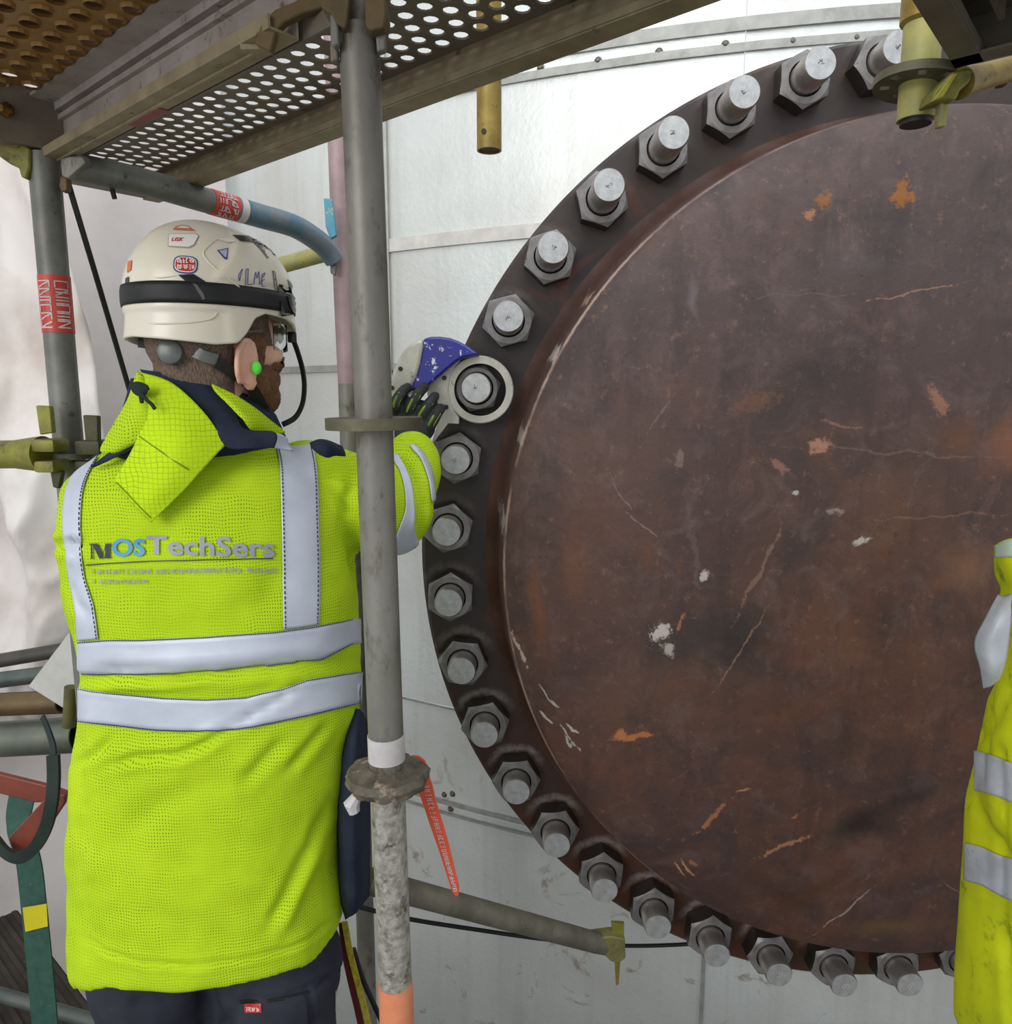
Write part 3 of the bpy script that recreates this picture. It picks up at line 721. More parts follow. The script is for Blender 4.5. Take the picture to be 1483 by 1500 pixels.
a0 = aY(400, 392, 2.02); a1 = aY(487, 368, 1.96)
b = MB(); b.tube([a0 + (a0 - a1) * 1.2, a0, a1], 0.0205, 22)
o = b.build('guard_rail_tube', M_pale, None, True, 40, origin=a1); tag(o, 'pale yellow scaffold tube behind the helmet, ending at the rear upright', 'scaffold tube')

# black strap hanging from the left end of the ledger
b = MB(); b.tube([aY(98, 262, 1.345), aY(140, 402, 1.42), aY(187, 562, 1.50), aY(240, 740, 1.58)], 0.0052, 10, flat=0.6)
o = b.build('bungee_line', M_black, None, True, 40, origin=aY(98, 262, 1.345)); tag(o, 'thin black cord stretched from the ledger down behind the worker', 'cord')

# ---- decks
def UW(u, w, z): return UD * u + WD * w + Vector((0, 0, z))
def perforated(u0, u1, w0, rows, pw, pu, r, z, burr, th=0.002, seg=10, stag=True):
    """plate pierced by staggered round holes; each hole has a short collar"""
    vs = []; fs = []; ncol = int((u1 - u0) / pu)
    for ri in range(rows):
        wc = w0 + (ri + 0.5) * pw; sh = (0.5 * pu if (ri % 2 and stag) else 0.0)
        for ci in range(ncol):
            uc = u0 + sh + (ci + 0.5) * pu; n0 = len(vs)
            sq = []
            for k in range(seg):
                an = 2 * math.pi * (k + 0.5) / seg; ca, sa = math.cos(an), math.sin(an)
                s_ = 0.5 / max(abs(ca), abs(sa)); sq.append((uc + ca * s_ * pu, wc + sa * s_ * pw))
            # snap the four corner points
            for k in range(seg): vs.append(UW(sq[k][0], sq[k][1], z))
            for k in range(seg):
                an = 2 * math.pi * (k + 0.5) / seg; vs.append(UW(uc + r * 1.15 * math.cos(an), wc + r * 1.15 * math.sin(an), z))
            for k in range(seg):
                an = 2 * math.pi * (k + 0.5) / seg; vs.append(UW(uc + r * math.cos(an), wc + r * math.sin(an), z + burr))
            for k in range(seg):
                k2 = (k + 1) % seg
                fs.append((n0 + k, n0 + k2, n0 + seg + k2, n0 + seg + k)); fs.append((n0 + seg + k, n0 + seg + k2, n0 + 2 * seg + k2, n0 + 2 * seg + k))
            # fill the cell corners
            for (cx, cy) in ((1, 1), (-1, 1), (-1, -1), (1, -1)):
                a = math.atan2(cy, cx) % (2 * math.pi)
                k = int((a / (2 * math.pi) * seg) - 0.5) % seg; k2 = (k + 1) % seg
                m_ = len(vs); vs.append(UW(uc + cx * pu / 2, wc + cy * pw / 2, z)); fs.append((n0 + k, m_, n0 + k2))
    b = MB(); b.add(vs, fs); return b
def ubox(b, u0, u1, w0, w1, z0, z1):
    c = UW((u0 + u1) / 2, (w0 + w1) / 2, (z0 + z1) / 2); R = Matrix((UD, WD, Vector((0, 0, 1)))).transposed()
    b.box(c, (u1 - u0, w1 - w0, z1 - z0), R, 0.0); return b
ZB = CAMZ + 0.40
d2 = empty('scaffold_deck', UW(-1.45, 0.67, ZB), 'perforated steel scaffold deck overhead, daylight showing through its rows of holes', 'deck')
perforated(-1.60, 0.75, 0.604, 6, 0.0262, 0.0338, 0.0094, ZB + 0.052, 0.002).build('perforated_plate', M_deck, d2, False, fix=False)
b = MB(); ubox(b, -1.62, 0.76, 0.554, 0.604, ZB + 0.052, ZB + 0.054); ubox(b, -1.62, 0.76, 0.761, 0.775, ZB + 0.052, ZB + 0.054); b.build('plate_margin', M_deck, d2, False)
b = MB(); ubox(b, -1.63, 0.76, 0.774, 0.777, ZB, ZB + 0.056); ubox(b, -1.63, 0.76, 0.744, 0.777, ZB - 0.002, ZB + 0.001); ubox(b, -1.63, 0.76, 0.744, 0.746, ZB, ZB + 0.01); b.build('side_rail', M_deck_tan, d2, False)
b = MB(); ubox(b, -1.63, 0.76, 0.552, 0.555, ZB, ZB + 0.056); b.build('side_rail', M_deck, d2, False)
b = MB(); ubox(b, -1.632, -1.615, 0.552, 0.777, ZB + 0.002, ZB + 0.056); b.build('end_cap', M_deck, d2, False)

d1 = empty('scaffold_deck', UW(-1.48, 0.4, ZB), 'rusty brown dimpled scaffold deck overhead with a pale side rail, ending at the nearest upright', 'deck')
perforated(-1.46, -0.30, 0.06, 12, 0.0365, 0.046, 0.0125, ZB + 0.090, -0.005, seg=10).build('dimpled_plate', M_deck_brown, d1, False, fix=False)
b = MB(); ubox(b, -1.47, -0.30, 0.02, 0.52, ZB + 0.118, ZB + 0.123); b.build('hole_darkening_board', mat('darkening_board_brown', rgb(120, 84, 44), rgb(90, 62, 34), 20, 0.7), d1, False)  # added board above the dimples, blocks daylight so the holes look dark
b = MB()
ubox(b, -1.485, -0.78, 0.542, 0.545, ZB, ZB + 0.1); ubox(b, -1.485, -0.78, 0.534, 0.543, ZB + 0.062, ZB + 0.070); ubox(b, -1.485, -0.78, 0.530, 0.543, ZB + 0.076, ZB + 0.09); ubox(b, -1.485, -0.78, 0.494, 0.543, ZB + 0.088, ZB + 0.0935)
b.build('side_rail', M_deck_light, d1, False)
b = MB(); ubox(b, -1.492, -0.78, 0.508, 0.545, ZB - 0.003, ZB); ubox(b, -1.492, -0.78, 0.506, 0.509, ZB - 0.003, ZB + 0.012); ubox(b, -1.49, -0.80, 0.526, 0.53, ZB - 0.006, ZB - 0.002); b.build('rail_lip', M_deck_tan, d1, False)
b = MB(); ubox(b, -1.49, -1.465, 0.12, 0.545, ZB + 0.01, ZB + 0.1); b.build('end_plate', M_deck, d1, False)
b = MB(); cN = UW(-1.462, 0.455, ZB + 0.055); b.lathe([(0.012, 0), (0.012, 0.008), (0.008, 0.012), (0.0002, 0.013)], cN, UD, 6); b.build('brass_bolt', mat('brass_bolt', rgb(168, 128, 60), rgb(96, 72, 36), 60, 0.35, 0.8), d1, True, 30)
b = MB(); ubox(b, -1.20, -1.10, 0.530, 0.5465, ZB - 0.0045, ZB - 0.0028); b.build('red_label', mat('red_scuffed', rgb(150, 52, 46), rgb(110, 48, 40), 30, 0.5), d1, False)
# hook at the front end of the pale rail
flat_part('end_hook', [(372, 62), (384, 32), (402, 14), (444, -4), (470, -14), (482, 2), (470, 12), (440, 20), (416, 32), (404, 44), (400, 62), (396, 75)], 0.9, 0.014, M_bracket, d1)
flat_part('end_hook', [(350, 55), (386, 62), (390, 72), (352, 72)], 0.93, 0.01, M_deck_tan, d1, 0.001)

q3 = aZ(1400, 98, ZB); u3, w3 = q3.dot(UD), q3.dot(WD)
d3 = empty('scaffold_deck', q3, 'dark scaffold deck corner overhead above the yellow stub and wedge', 'deck')
M_d3 = mat('dark_deck_steel', rgb(92, 86, 74), rgb(116, 108, 92), 10, 0.5, 0.3, bmp=0.2, bscale=90)  # darker steel than the perforated deck
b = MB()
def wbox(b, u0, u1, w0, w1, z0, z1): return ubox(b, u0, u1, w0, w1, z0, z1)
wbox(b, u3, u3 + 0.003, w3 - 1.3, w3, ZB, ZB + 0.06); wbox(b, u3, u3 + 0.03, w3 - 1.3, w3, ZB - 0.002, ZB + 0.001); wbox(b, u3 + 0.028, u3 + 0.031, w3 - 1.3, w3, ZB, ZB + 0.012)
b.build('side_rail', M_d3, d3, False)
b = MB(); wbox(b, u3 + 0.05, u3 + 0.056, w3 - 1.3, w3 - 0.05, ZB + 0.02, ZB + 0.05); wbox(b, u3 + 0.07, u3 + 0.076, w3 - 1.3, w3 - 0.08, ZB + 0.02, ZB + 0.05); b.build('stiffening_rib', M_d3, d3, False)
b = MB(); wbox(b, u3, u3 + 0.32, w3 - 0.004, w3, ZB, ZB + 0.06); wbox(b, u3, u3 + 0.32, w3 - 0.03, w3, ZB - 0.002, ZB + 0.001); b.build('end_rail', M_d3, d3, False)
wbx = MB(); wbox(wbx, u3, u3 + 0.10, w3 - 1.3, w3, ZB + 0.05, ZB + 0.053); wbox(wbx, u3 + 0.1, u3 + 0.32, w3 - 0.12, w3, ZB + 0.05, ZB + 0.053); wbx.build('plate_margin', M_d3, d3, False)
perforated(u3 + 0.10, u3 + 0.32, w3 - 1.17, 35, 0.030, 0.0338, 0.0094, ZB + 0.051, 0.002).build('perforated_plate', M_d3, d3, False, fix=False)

# yellow stub with collar and wedge, top right
S0 = aY(1349, 30, 1.05); S1 = aY(1342, 176, 1.05); S0 = Vector((S1.x, S1.y, S0.z)); RS = 0.0232
stub = empty('scaffold_stub', S1, 'yellow green scaffold upright end with round collar hanging over the cover', 'scaffold tube')
tube_shell(S1, S1 + Vector((0, 0, 0.62)), RS).build('tube', M_pale, stub, True, 40)
MB().lathe([(RS + .0005, 0), (RS * 1.2, 0.004), (RS * 1.2, 0.2), (RS + .0005, 0.2)], aY(1349, 36, 1.05) * 1.0 * 1 - Vector((aY(1349, 36, 1.05).x - S1.x, 0, 0)), (0, 0, 1), 28).build('joint_sleeve', M_yel, stub, True, 40)
cz = aY(1342, 121, 1.05); cz = Vector((S1.x, S1.y, cz.z))
rosette(cz, 0.0545, RS, 0.009, (0.10, 0.02, 1.0)).build('collar', mat('olive_grey_steel', None), stub, True, 30)
MB().tube([S1 + Vector((0, 0, -0.006)), S1 + Vector((0, 0, 0.03))], RS - 0.0042, 24).build('dark_tube_fill', M_black, stub)  # black fill stands in for the shade inside the open tube end
wh = empty('wedge_ledger', aY(1400, 125, 1.0), 'yellow ledger head with wedge pin clamped beside the yellow stub, under the dark deck', 'scaffold tube')
flat_part('ledger_head', [(1366, 149), (1371, 133), (1398, 104), (1422, 98), (1428, 104), (1424, 118), (1408, 132), (1402, 146), (1388, 144)], 0.985, 0.035, M_lime, wh, 0.003)
flat_part('head_facet', [(1368, 147), (1397, 108), (1404, 106), (1383, 141)], 0.980, 0.008, mat('bright_lime_steel', rgb(190, 178, 70), rgb(160, 150, 60), 20, 0.5, 0.15, bmp=0.2), wh, 0.001)
b = MB(); b.tube([aY(1406, 122, 1.0), aY(1436, 113, 1.02), aY(1500, 96, 1.06), aY(1640, 60, 1.15)], [0.019, 0.0155, 0.015, 0.015], 20); b.build('ledger_tube', M_yel, wh)
flat_part('wedge_pin', [(1378, 145), (1391, 145), (1387, 184), (1377, 185)], 1.0, 0.012, M_pale, wh, 0.001)
flat_part('red_peg', [(1465, 113), (1476, 112), (1477, 124), (1466, 125)], 1.05, 0.012, mat('dark_red_paint', rgb(92, 26, 26), None), wh, 0.001)

# yellow tube end hanging behind the perforated deck
h1 = aY(717, 221, 1.57); h0 = Vector((h1.x, h1.y, h1.z + 0.42))
ht = empty('scaffold_stub', h1, 'ochre scaffold tube end with a pin hole hanging below the perforated deck', 'scaffold tube')
tube_shell(h1, h0, 0.0243).build('tube', M_yel, ht, True, 40)
pc = aY(709, 192, 1.57 - 0.0243); MB().lathe([(0.0052, 0.0), (0.0052, 0.0012), (0.0002, 0.0012)], pc + Vector((0, 0.0012, 0)), (-0.33, -0.94, 0), 14).build('pin_hole', M_bore, ht)
MB().tube([h1 + Vector((0, 0, 0.002)), h1 + Vector((0, 0, 0.01))], 0.0205, 22).build('dark_tube_fill', mat('brown_rust', rgb(92, 58, 34), rgb(70, 48, 30), 30, 0.7), ht)

# orange identification strap on the lower collar of the nearest upright
M_or = mat('orange_plastic', rgb(226, 92, 58), rgb(212, 78, 48), 16, 0.4, spec=0.5)
SY = 0.925
pix = [(598, 1112), (604, 1107), (614, 1108), (622, 1114), (628, 1125), (630, 1140), (634, 1152), (640, 1178), (650, 1210), (658, 1238), (666, 1272), (673, 1300), (672, 1312), (668, 1314), (662, 1306), (654, 1280), (643, 1246), (631, 1212), (619, 1176), (612, 1157), (622, 1140), (617, 1126), (606, 1120), (599, 1122)]
st = empty('orange_strap', aY(628, 1140, SY), 'orange plastic strap with white lettering hanging from the lower collar', 'strap')
flat_part('strap_body', pix, SY, 0.003, M_or, st, 0.0008)
MB().lathe([(0.0062, -0.001), (0.0075, 0), (0.0075, 0.004), (0.0002, 0.0042)], aY(606, 1117, SY) + Vector((0, .001, 0)), (0, -1, 0), 16).build('push_stud', mat('orange_deep', rgb(206, 70, 36), None, rough=0.35), st)
flat_part('strap_tail', [(535, 1118), (541, 1112), (542, 1130), (535, 1134)], 0.935, 0.003, M_or, st, 0.0005)
mb = MB(); rr_ = random.Random(11)
path = [(625, 1152), (634, 1190), (644, 1222), (653, 1254), (661, 1282), (667, 1304)]
for k in range(30):
    t = k / 29 * (len(path) - 1.001); i = int(t); f = t - i
    x = path[i][0] * (1 - f) + path[i + 1][0] * f; y = path[i][1] * (1 - f) + path[i + 1][1] * f
    s_ = 4.2 * (1 - 0.35 * k / 29)
    p = lambda dx, dy: aY(x + dx, y + dy, SY - 0.0013)
    # one stroked character: two stems and a bar, read along the strap
    for (xa, ya, xb, yb) in rr_.sample([(-s_, -1.6, s_, -1.9), (-s_, 1.2, s_, .9), (-s_, -1.6, -s_ + 1, 1.2), (s_ - 1.2, -1.9, s_, 1.0), (0, -1.6, .8, 1.2)], 3):
        dx, dy = xb - xa, yb - ya; L = math.hypot(dx, dy) + 1e-6; nx, ny = -dy / L * .55, dx / L * .55
        mb.add([p(xa - nx, ya - ny), p(xb - nx, yb - ny), p(xb + nx, yb + ny), p(xa + nx, ya + ny)], [(0, 1, 2, 3)])
mb.build('white_lettering', M_white_tape, st, False, fix=False)

# ledger lying below the cover, black cable and lashing behind it
g0 = aY(536, 1289, 1.29); g1 = aY(893, 1386, 1.62)
lg = empty('scaffold_ledger', g1, 'grimy grey scaffold ledger sloping down below the cover to a lime wedge head', 'scaffold tube')
MB().tube([g0, g0 * 0.08 + g1 * 0.92, g1], [0.0242, 0.0235, 0.021], 26).build('tube', mat('grimy_grey_tube', rgb(122, 117, 104), rgb(96, 92, 80), 20, 0.65, 0.15, bmp=0.25, bscale=120, c3=rgb(128, 122, 106), s3=30), lg)
flat_part('ledger_head', [(866, 1376), (896, 1372), (916, 1376), (917, 1404), (906, 1412), (894, 1408), (880, 1392)], 1.59, 0.035, mat('dull_lime_casting', rgb(128, 124, 74), rgb(104, 100, 66), 30, .6, .15, bmp=.4, bscale=120, c3=rgb(150, 146, 84), s3=40), lg, 0.003)
flat_part('wedge', [(896, 1353), (915, 1354), (914, 1378), (898, 1376)], 1.605, 0.012, M_lime, lg, 0.001)
flat_part('wedge_tail', [(901, 1406), (909, 1406), (907, 1442), (903, 1444)], 1.61, 0.01, M_yel, lg, 0.001)
b = MB(); b.tube(cat_pts([aY(470, 1312, 1.78), aY(540, 1332, 1.80), aY(604, 1347, 1.85), (aY(700, 1362, 1.93)), aY(800, 1376, 2.0), aY(900, 1385, 2.05), aY(990, 1384, 2.08), aY(1060, 1378, 2.1)], 6), 0.0058, 10)
o = b.build('black_cable', M_black, None, True, 40, origin=aY(604, 1347, 1.85)); tag(o, 'black cable sagging behind the low ledger toward the cover', 'cable')
b = MB(); b.tube(cat_pts([aY(518, 1390, 1.5), aY(530, 1430, 1.5), aY(545, 1465, 1.5), aY(566, 1510, 1.5)], 6), 0.0058, 10)
o = b.build('black_cable', M_black, None, True, 40, origin=aY(518, 1390, 1.5)); tag(o, 'black cable dropping between the trousers and the nearest upright', 'cable')
def ribbon(name, pix, w, th, m, parent=None, origin=None, nd=(0, -1, 0), n=6, label=None):
    """strap: pix = (px, py, Y); width w metres across the path, facing nd"""
    pts = cat_pts([aY(*q) for q in pix], n); b = MB(); vs = []; fs = []
    nd = Vector(nd)
    for i, p in enumerate(pts):
        t = (pts[min(i + 1, len(pts) - 1)] - pts[max(i - 1, 0)]).normalized(); s_ = t.cross(nd).normalized(); nn_ = s_.cross(t).normalized()
        for a, bb in ((-1, -1), (1, -1), (1, 1), (-1, 1)): vs.append(p + s_ * (w / 2 * a) + nn_ * (th / 2 * bb))
    for i in range(len(pts) - 1):
        for k in range(4):
            a = i * 4 + k; c = i * 4 + (k + 1) % 4; fs.append((a, c, c + 4, a + 4))
    fs += [(3, 2, 1, 0), tuple(4 * (len(pts) - 1) + k for k in range(4))]
    b.add(vs, fs); return b.build(name, m, parent, True, 40, origin=origin, label=label)
hose = empty('striped_lashing', aY(510, 1360, 1.3), 'yellow and dark red lashing hanging beside the right trouser leg', 'strap')
ribbon('yellow_band', [(505, 1350, 1.3), (512, 1390, 1.3), (522, 1430, 1.3), (534, 1475, 1.3), (544, 1520, 1.3)], 0.011, 0.004, mat('yellow_webbing', rgb(206, 190, 40), rgb(150, 140, 40), 80, 0.7), hose)
ribbon('red_band', [(501, 1352, 1.305), (505, 1392, 1.305), (513, 1432, 1.305), (524, 1478, 1.305), (533, 1520, 1.305)], 0.012, 0.004, mat('dark_red_webbing', rgb(112, 30, 26), rgb(80, 26, 24), 80, 0.7), hose)

# ---- clutter at the lower left: stacked pipes, webbing, red channel, loose sheet
M_teal = mat('teal_grey_pipe', rgb(74, 86, 84), rgb(100, 104, 98), 12, 0.45, 0.3, bmp=0.2)
M_browntube = mat('brown_varnished_pipe', rgb(112, 92, 58), rgb(84, 70, 46), 9, 0.4, 0.3, bmp=0.15)
M_greygreen = mat('grey_green_pipe', rgb(112, 116, 104), rgb(86, 92, 82), 9, 0.4, 0.3, bmp=0.15, c3=rgb(128, 116, 60), s3=7, t3=(0.6, 0.68))
M_darkpipe = mat('dark_pipe', rgb(58, 58, 56), rgb(84, 80, 74), 9, 0.5, 0.3)
for (y0, y1, xe, Y, r, m, lab) in [(968, 952, 92, 1.72, 0.017, M_darkpipe, 'dark grey pipe lying topmost on the pipe stack at left'),
                                   (996, 984, 96, 1.68, 0.019, M_teal, 'teal grey pipe on the stack, second from its top'),
                                   (1032, 1028, 92, 1.60, 0.026, M_browntube, 'brown pipe on the stack, above the thick grey green pipe'),
                                   (1082, 1076, 118, 1.60, 0.040, M_greygreen, 'thick grey green pipe at the bottom of the pipe stack')]:
    e0 = aY(-190, y0 + (y0 - y1) * 2, Y + 0.05); e1 = aY(xe, y1, Y)
    o = tube_shell(e0, e1, r, 0.004).build('pipe', m, None, True, 40, origin=e1); tag(o, lab, 'pipe', 'pipes stacked at the left')
o = flat_part('loose_sheet', [(42, 1005), (108, 918), (114, 960), (118, 1040), (96, 1039)], 1.5, 0.003, mat('pale_card', rgb(206, 204, 202), rgb(186, 184, 180), 14, 0.8), None, 0)
tag(o, 'pale triangular sheet wedged between the pipe stack and the jacket', 'sheet')
o = MB().tube([aY(101, 1064, 1.46), aY(104, 1006, 1.46)], 0.0125, 18).build('short_post', mat('olive_post', rgb(98, 92, 44), rgb(70, 74, 38), 26, 0.6), None, origin=aY(101, 1064, 1.46))
tag(o, 'short olive tube end standing between the loose sheet and the jacket', 'tube')
M_greenweb = mat('dark_green_webbing', rgb(24, 44, 36), rgb(18, 34, 28), 60, 0.7, bmp=0.4, bscale=260)
M_tealweb = mat('teal_green_webbing', rgb(44, 86, 74), rgb(36, 72, 62), 50, 0.75, bmp=0.4, bscale=220, c3=rgb(72, 104, 92), s3=90)
lo = empty('webbing_loop', aY(66, 1054, 1.44), 'dark green webbing loop hanging from the pipe stack round the red channel', 'strap')
ribbon('narrow_tail', [(62, 1050, 1.46), (70, 1068, 1.44), (77, 1090, 1.42), (78, 1108, 1.41)], 0.012, 0.004, M_greenweb, lo)
ribbon('folded_loop', [(78, 1106, 1.41), (79, 1140, 1.40), (76, 1175, 1.39), (68, 1210, 1.39), (52, 1240, 1.39), (30, 1256, 1.40), (10, 1250, 1.41), (-6, 1232, 1.43)], 0.0235, 0.009, M_greenweb, lo)
chn = empty('red_channel', aY(40, 1160, 1.45), 'red brown painted steel angle beside the green webbing loop', 'steel angle')
M_redch = mat('red_oxide_paint', rgb(134, 66, 50), rgb(112, 54, 42), 10, 0.45, bmp=0.15)
flat_part('upper_flange', [(-20, 1130), (70, 1152), (97, 1162), (94, 1176), (52, 1176), (-20, 1158)], 1.45, 0.012, M_redch, chn, 0.002)
flat_part('lower_flange', [(70, 1166), (96, 1164), (94, 1178), (62, 1226), (34, 1256), (22, 1254), (12, 1228)], 1.435, 0.012, M_redch, chn, 0.002)
ws = empty('lashing_strap', aY(45, 1300, 1.45), 'long teal green lashing strap hanging at the left, with a yellow label', 'strap')
ribbon('webbing', [(36, 1150, 1.56), (28, 1190, 1.54), (28, 1215, 1.52), (42, 1262, 1.5), (50, 1330, 1.48), (58, 1410, 1.46), (66, 1500, 1.44), (70, 1560, 1.43)], 0.056, 0.004, M_tealweb, ws)
ly = flat_part('yellow_label', [(33, 1330), (68, 1324), (70, 1357), (37, 1365)], 1.462, 0.001, mat('yellow_label', rgb(226, 212, 30), rgb(206, 194, 30), 20, 0.6, c3=rgb(120, 110, 40), s3=80, t3=(0.68, 0.74)), ws, 0)
b = MB(); b.tube([aY(-60, 1440, 1.75), aY(150, 1500, 1.62)], 0.017, 16)
o = b.build('pipe', M_teal, None, origin=aY(20, 1460, 1.7)); tag(o, 'teal rail lying on the dark planks below the lashing strap', 'pipe')

# crumpled white tarpaulin hanging at the far left
M_tarp = mat('crumpled_white_tarpaulin', rgb(220, 214, 210), rgb(192, 180, 172), 2.2, 0.5, lo=0.45, hi=0.66, bmp=0.3, bscale=26, c3=rgb(158, 130, 108), s3=1.8, t3=(0.62, 0.8), spec=0.35)
def ftarp(u, v):
    # v: 0 bottom - 1 top
    x = -2.35 + 1.16 * u + 0.10 * math.sin(v * 3.0) * u - 0.05 * v * u; y = 1.93 + 0.12 * u
    z = 0.62 + v * 1.75
    cr = noise.ridged_multi_fractal(Vector((u * 2.2, v * 1.6, 1.7)), 0.9, 2.1, 4, 0.9, 2.0)
    fold = 0.05 * math.sin(u * 21 + 1.3 * math.sin(v * 4)) * (0.4 + 0.6 * v)
    d = 0.13 * (cr - 1.0) * (1.25 - 0.75 * v) + fold + 0.03 * noise.noise(Vector((u * 9, v * 8, 4))) * (1.2 - v)
    z += 0.05 * math.sin(u * 17 + 1) * (1 - v) ** 3
    return Vector((x, y - d, z))
o = sheet_grid('tarpaulin', ftarp, 120, 150, M_tarp, thick=0.002)
o.data.transform(Matrix.Translation((1.7, -2.0, -0.62))); o.location = (-1.7, 2.0, 0.62)
tag(o, 'crumpled white tarpaulin hanging behind the left upright', 'tarpaulin')

def tape_print(name, parent, p0, p1, r, rows, cols, seed, cover=1.0):
    """white stroked characters round a tube, read along its axis"""
    p0 = Vector(p0); p1 = Vector(p1); d = (p1 - p0); L = d.length; d.normalize()
    vw = (ORG - p0); vw = (vw - d * vw.dot(d)).normalized(); sd = d.cross(vw); rr = random.Random(seed); mb = MB()
    pt = lambda a, h: p0 + d * h + (vw * math.cos(a) + sd * math.sin(a)) * r
    for i in range(rows):
        for j in range(cols):
            h0 = L * (0.06 + 0.88 * i / rows); hh = L * 0.88 / rows * 0.8; a0 = -1.15 + 2.3 * j / cols; aa = 2.3 / cols * 0.72
            if rr.random() > cover: continue
            for (xa, ya, xb, yb) in rr.sample([(0, 0, 1, 0), (0, 1, 1, 1), (0, 0, 0, 1), (1, 0, 1, 1), (0, .5, 1, .5), (0, 0, 1, .9)], 3):
                A = pt(a0 + aa * xa, h0 + hh * ya); Bv = pt(a0 + aa * xb, h0 + hh * yb); t = (Bv - A).normalized(); n = ((A + Bv) / 2 - p0); n = (n - d * n.dot(d)).normalized(); w = t.cross(n) * 0.0011
                M2 = pt(a0 + aa * (xa + xb) / 2, h0 + hh * (ya + yb) / 2)
                mb.add([A - w, M2 - w, Bv - w, Bv + w, M2 + w, A + w], [(0, 1, 4, 5), (1, 2, 3, 4)])
    mb.build(name, M_white_tape, parent, False, fix=False)
tape_print('tape_lettering', lp, on_line(Q0, Q1, 486), on_line(Q0, Q1, 407), RL + 0.0018, 6, 2, 5)
_r = sub_path(full, 308, 345); tape_print('tape_lettering', ledg, _r[0], _r[-1], 0.0256, 3, 4, 8)
# ------------------------------------------------------------------ worker
def ellipsoid(b, c, rad, frame=None, nu=20, nv=14):
    c = Vector(c); F = frame if frame is not None else Matrix.Identity(3); vs = []; fs = []
    for j in range(nv + 1):
        ph = -math.pi / 2 + math.pi * j / nv
        for i in range(nu):
            th = 2 * math.pi * i / nu
            vs.append(c + F @ Vector((rad[0] * math.cos(ph) * math.cos(th), rad[1] * math.cos(ph) * math.sin(th), rad[2] * math.sin(ph))))
    for j in range(nv):
        for i in range(nu):
            a = j * nu + i; q = j * nu + (i + 1) % nu
            fs.append((a, q, q + nu, a + nu))
    b.add(vs, fs)
def limb(b, pts, rads, seg=20):
    """rounded tapering limb through pts"""
    P = cat_pts(pts, 8); n = len(P); m = len(rads) - 1
    R = []
    for i in range(n):
        t = i / (n - 1) * m; k = min(int(t), m - 1); f = t - k; f = f * f * (3 - 2 * f)
        R.append(rads[k] * (1 - f) + rads[k + 1] * f)
    b.tube(P, R, seg)
    for p, r in ((P[0], R[0]), (P[-1], R[-1])): ellipsoid(b, p, (r, r, r), None, 16, 10)
def loft(b, rings):
    """closed solid through rings (lists of points of equal length)"""
    n = len(rings[0]); o = len(b.v)
    vs = [p for r in rings for p in r]; fs = []
    for j in range(len(rings) - 1):
        for i in range(n):
            a = j * n + i; q = j * n + (i + 1) % n; fs.append((a, q, q + n, a + n))
    fs.append(tuple(reversed(range(n)))); fs.append(tuple((len(rings) - 1) * n + i for i in range(n)))
    b.add(vs, fs)
def bake_union(b, voxel, smooth_it=3, factor=0.5):
    me = bpy.data.meshes.new('union'); me.from_pydata([tuple(v) for v in b.v], [], b.f)
    bm = bmesh.new(); bm.from_mesh(me); bmesh.ops.recalc_face_normals(bm, faces=bm.faces); bm.to_mesh(me); bm.free()
    o = bpy.data.objects.new('union', me); COL.objects.link(o)
    r = o.modifiers.new('r', 'REMESH'); r.mode = 'VOXEL'; r.voxel_size = voxel; r.adaptivity = 0.0
    s = o.modifiers.new('s', 'SMOOTH'); s.iterations = smooth_it; s.factor = factor
    dg = bpy.context.evaluated_depsgraph_get(); ev = o.evaluated_get(dg); m2 = ev.to_mesh()
    V = np.empty(len(m2.vertices) * 3); m2.vertices.foreach_get('co', V); V = V.reshape(-1, 3)
    NN = np.empty(len(m2.vertices) * 3); m2.vertices.foreach_get('normal', NN); NN = NN.reshape(-1, 3)
    F = [tuple(p.vertices) for p in m2.polygons]
    ev.to_mesh_clear(); bpy.data.objects.remove(o); bpy.data.meshes.remove(me)
    return V, NN, F
def normals_of(V, F):
    T = []
    for f in F:
        for k in range(1, len(f) - 1): T.append((f[0], f[k], f[k + 1]))
    T = np.array(T); n = np.cross(V[T[:, 1]] - V[T[:, 0]], V[T[:, 2]] - V[T[:, 0]])
    NN = np.zeros_like(V)
    for k in range(3): np.add.at(NN, T[:, k], n)
    return NN / (np.linalg.norm(NN, axis=1)[:, None] + 1e-12)
def proj_np(V):
    z = V[:, 2] - CAMZ; d = V[:, 1] * CT - z * ST; dn = -z * CT - V[:, 1] * ST
    return np.c_[741.5 + FPX * V[:, 0] / d, 750 + FPX * dn / d]
def seg_dist(P, pts):
    best = np.full(len(P), 1e9); tt = np.zeros(len(P)); m = len(pts) - 1
    for i in range(m):
        a = np.array(pts[i], float); c = np.array(pts[i + 1], float); ab = c - a
        t = np.clip(((P - a) @ ab) / (ab @ ab), 0, 1); d = np.linalg.norm(P - (a + t[:, None] * ab), axis=1)
        sel = d < best; best[sel] = d[sel]; tt[sel] = (i + t[sel]) / m
    return best, tt
class Surf:
    def __init__(s, V, F): s.t = BVHTree.FromPolygons([tuple(v) for v in V], F)
    def hit(s, px, py, off=0.002, Y=1.15):
        r = ray(px, py).normalized(); loc, n, i, d = s.t.ray_cast(ORG, r)
        if loc is None: return s.near(aY(px, py, Y), off)
        if n.dot(r) > 0: n = -n
        return loc + n * off
    def near(s, p, off=0.002):
        loc, n, i, d = s.t.find_nearest(p)
        return loc + n * off
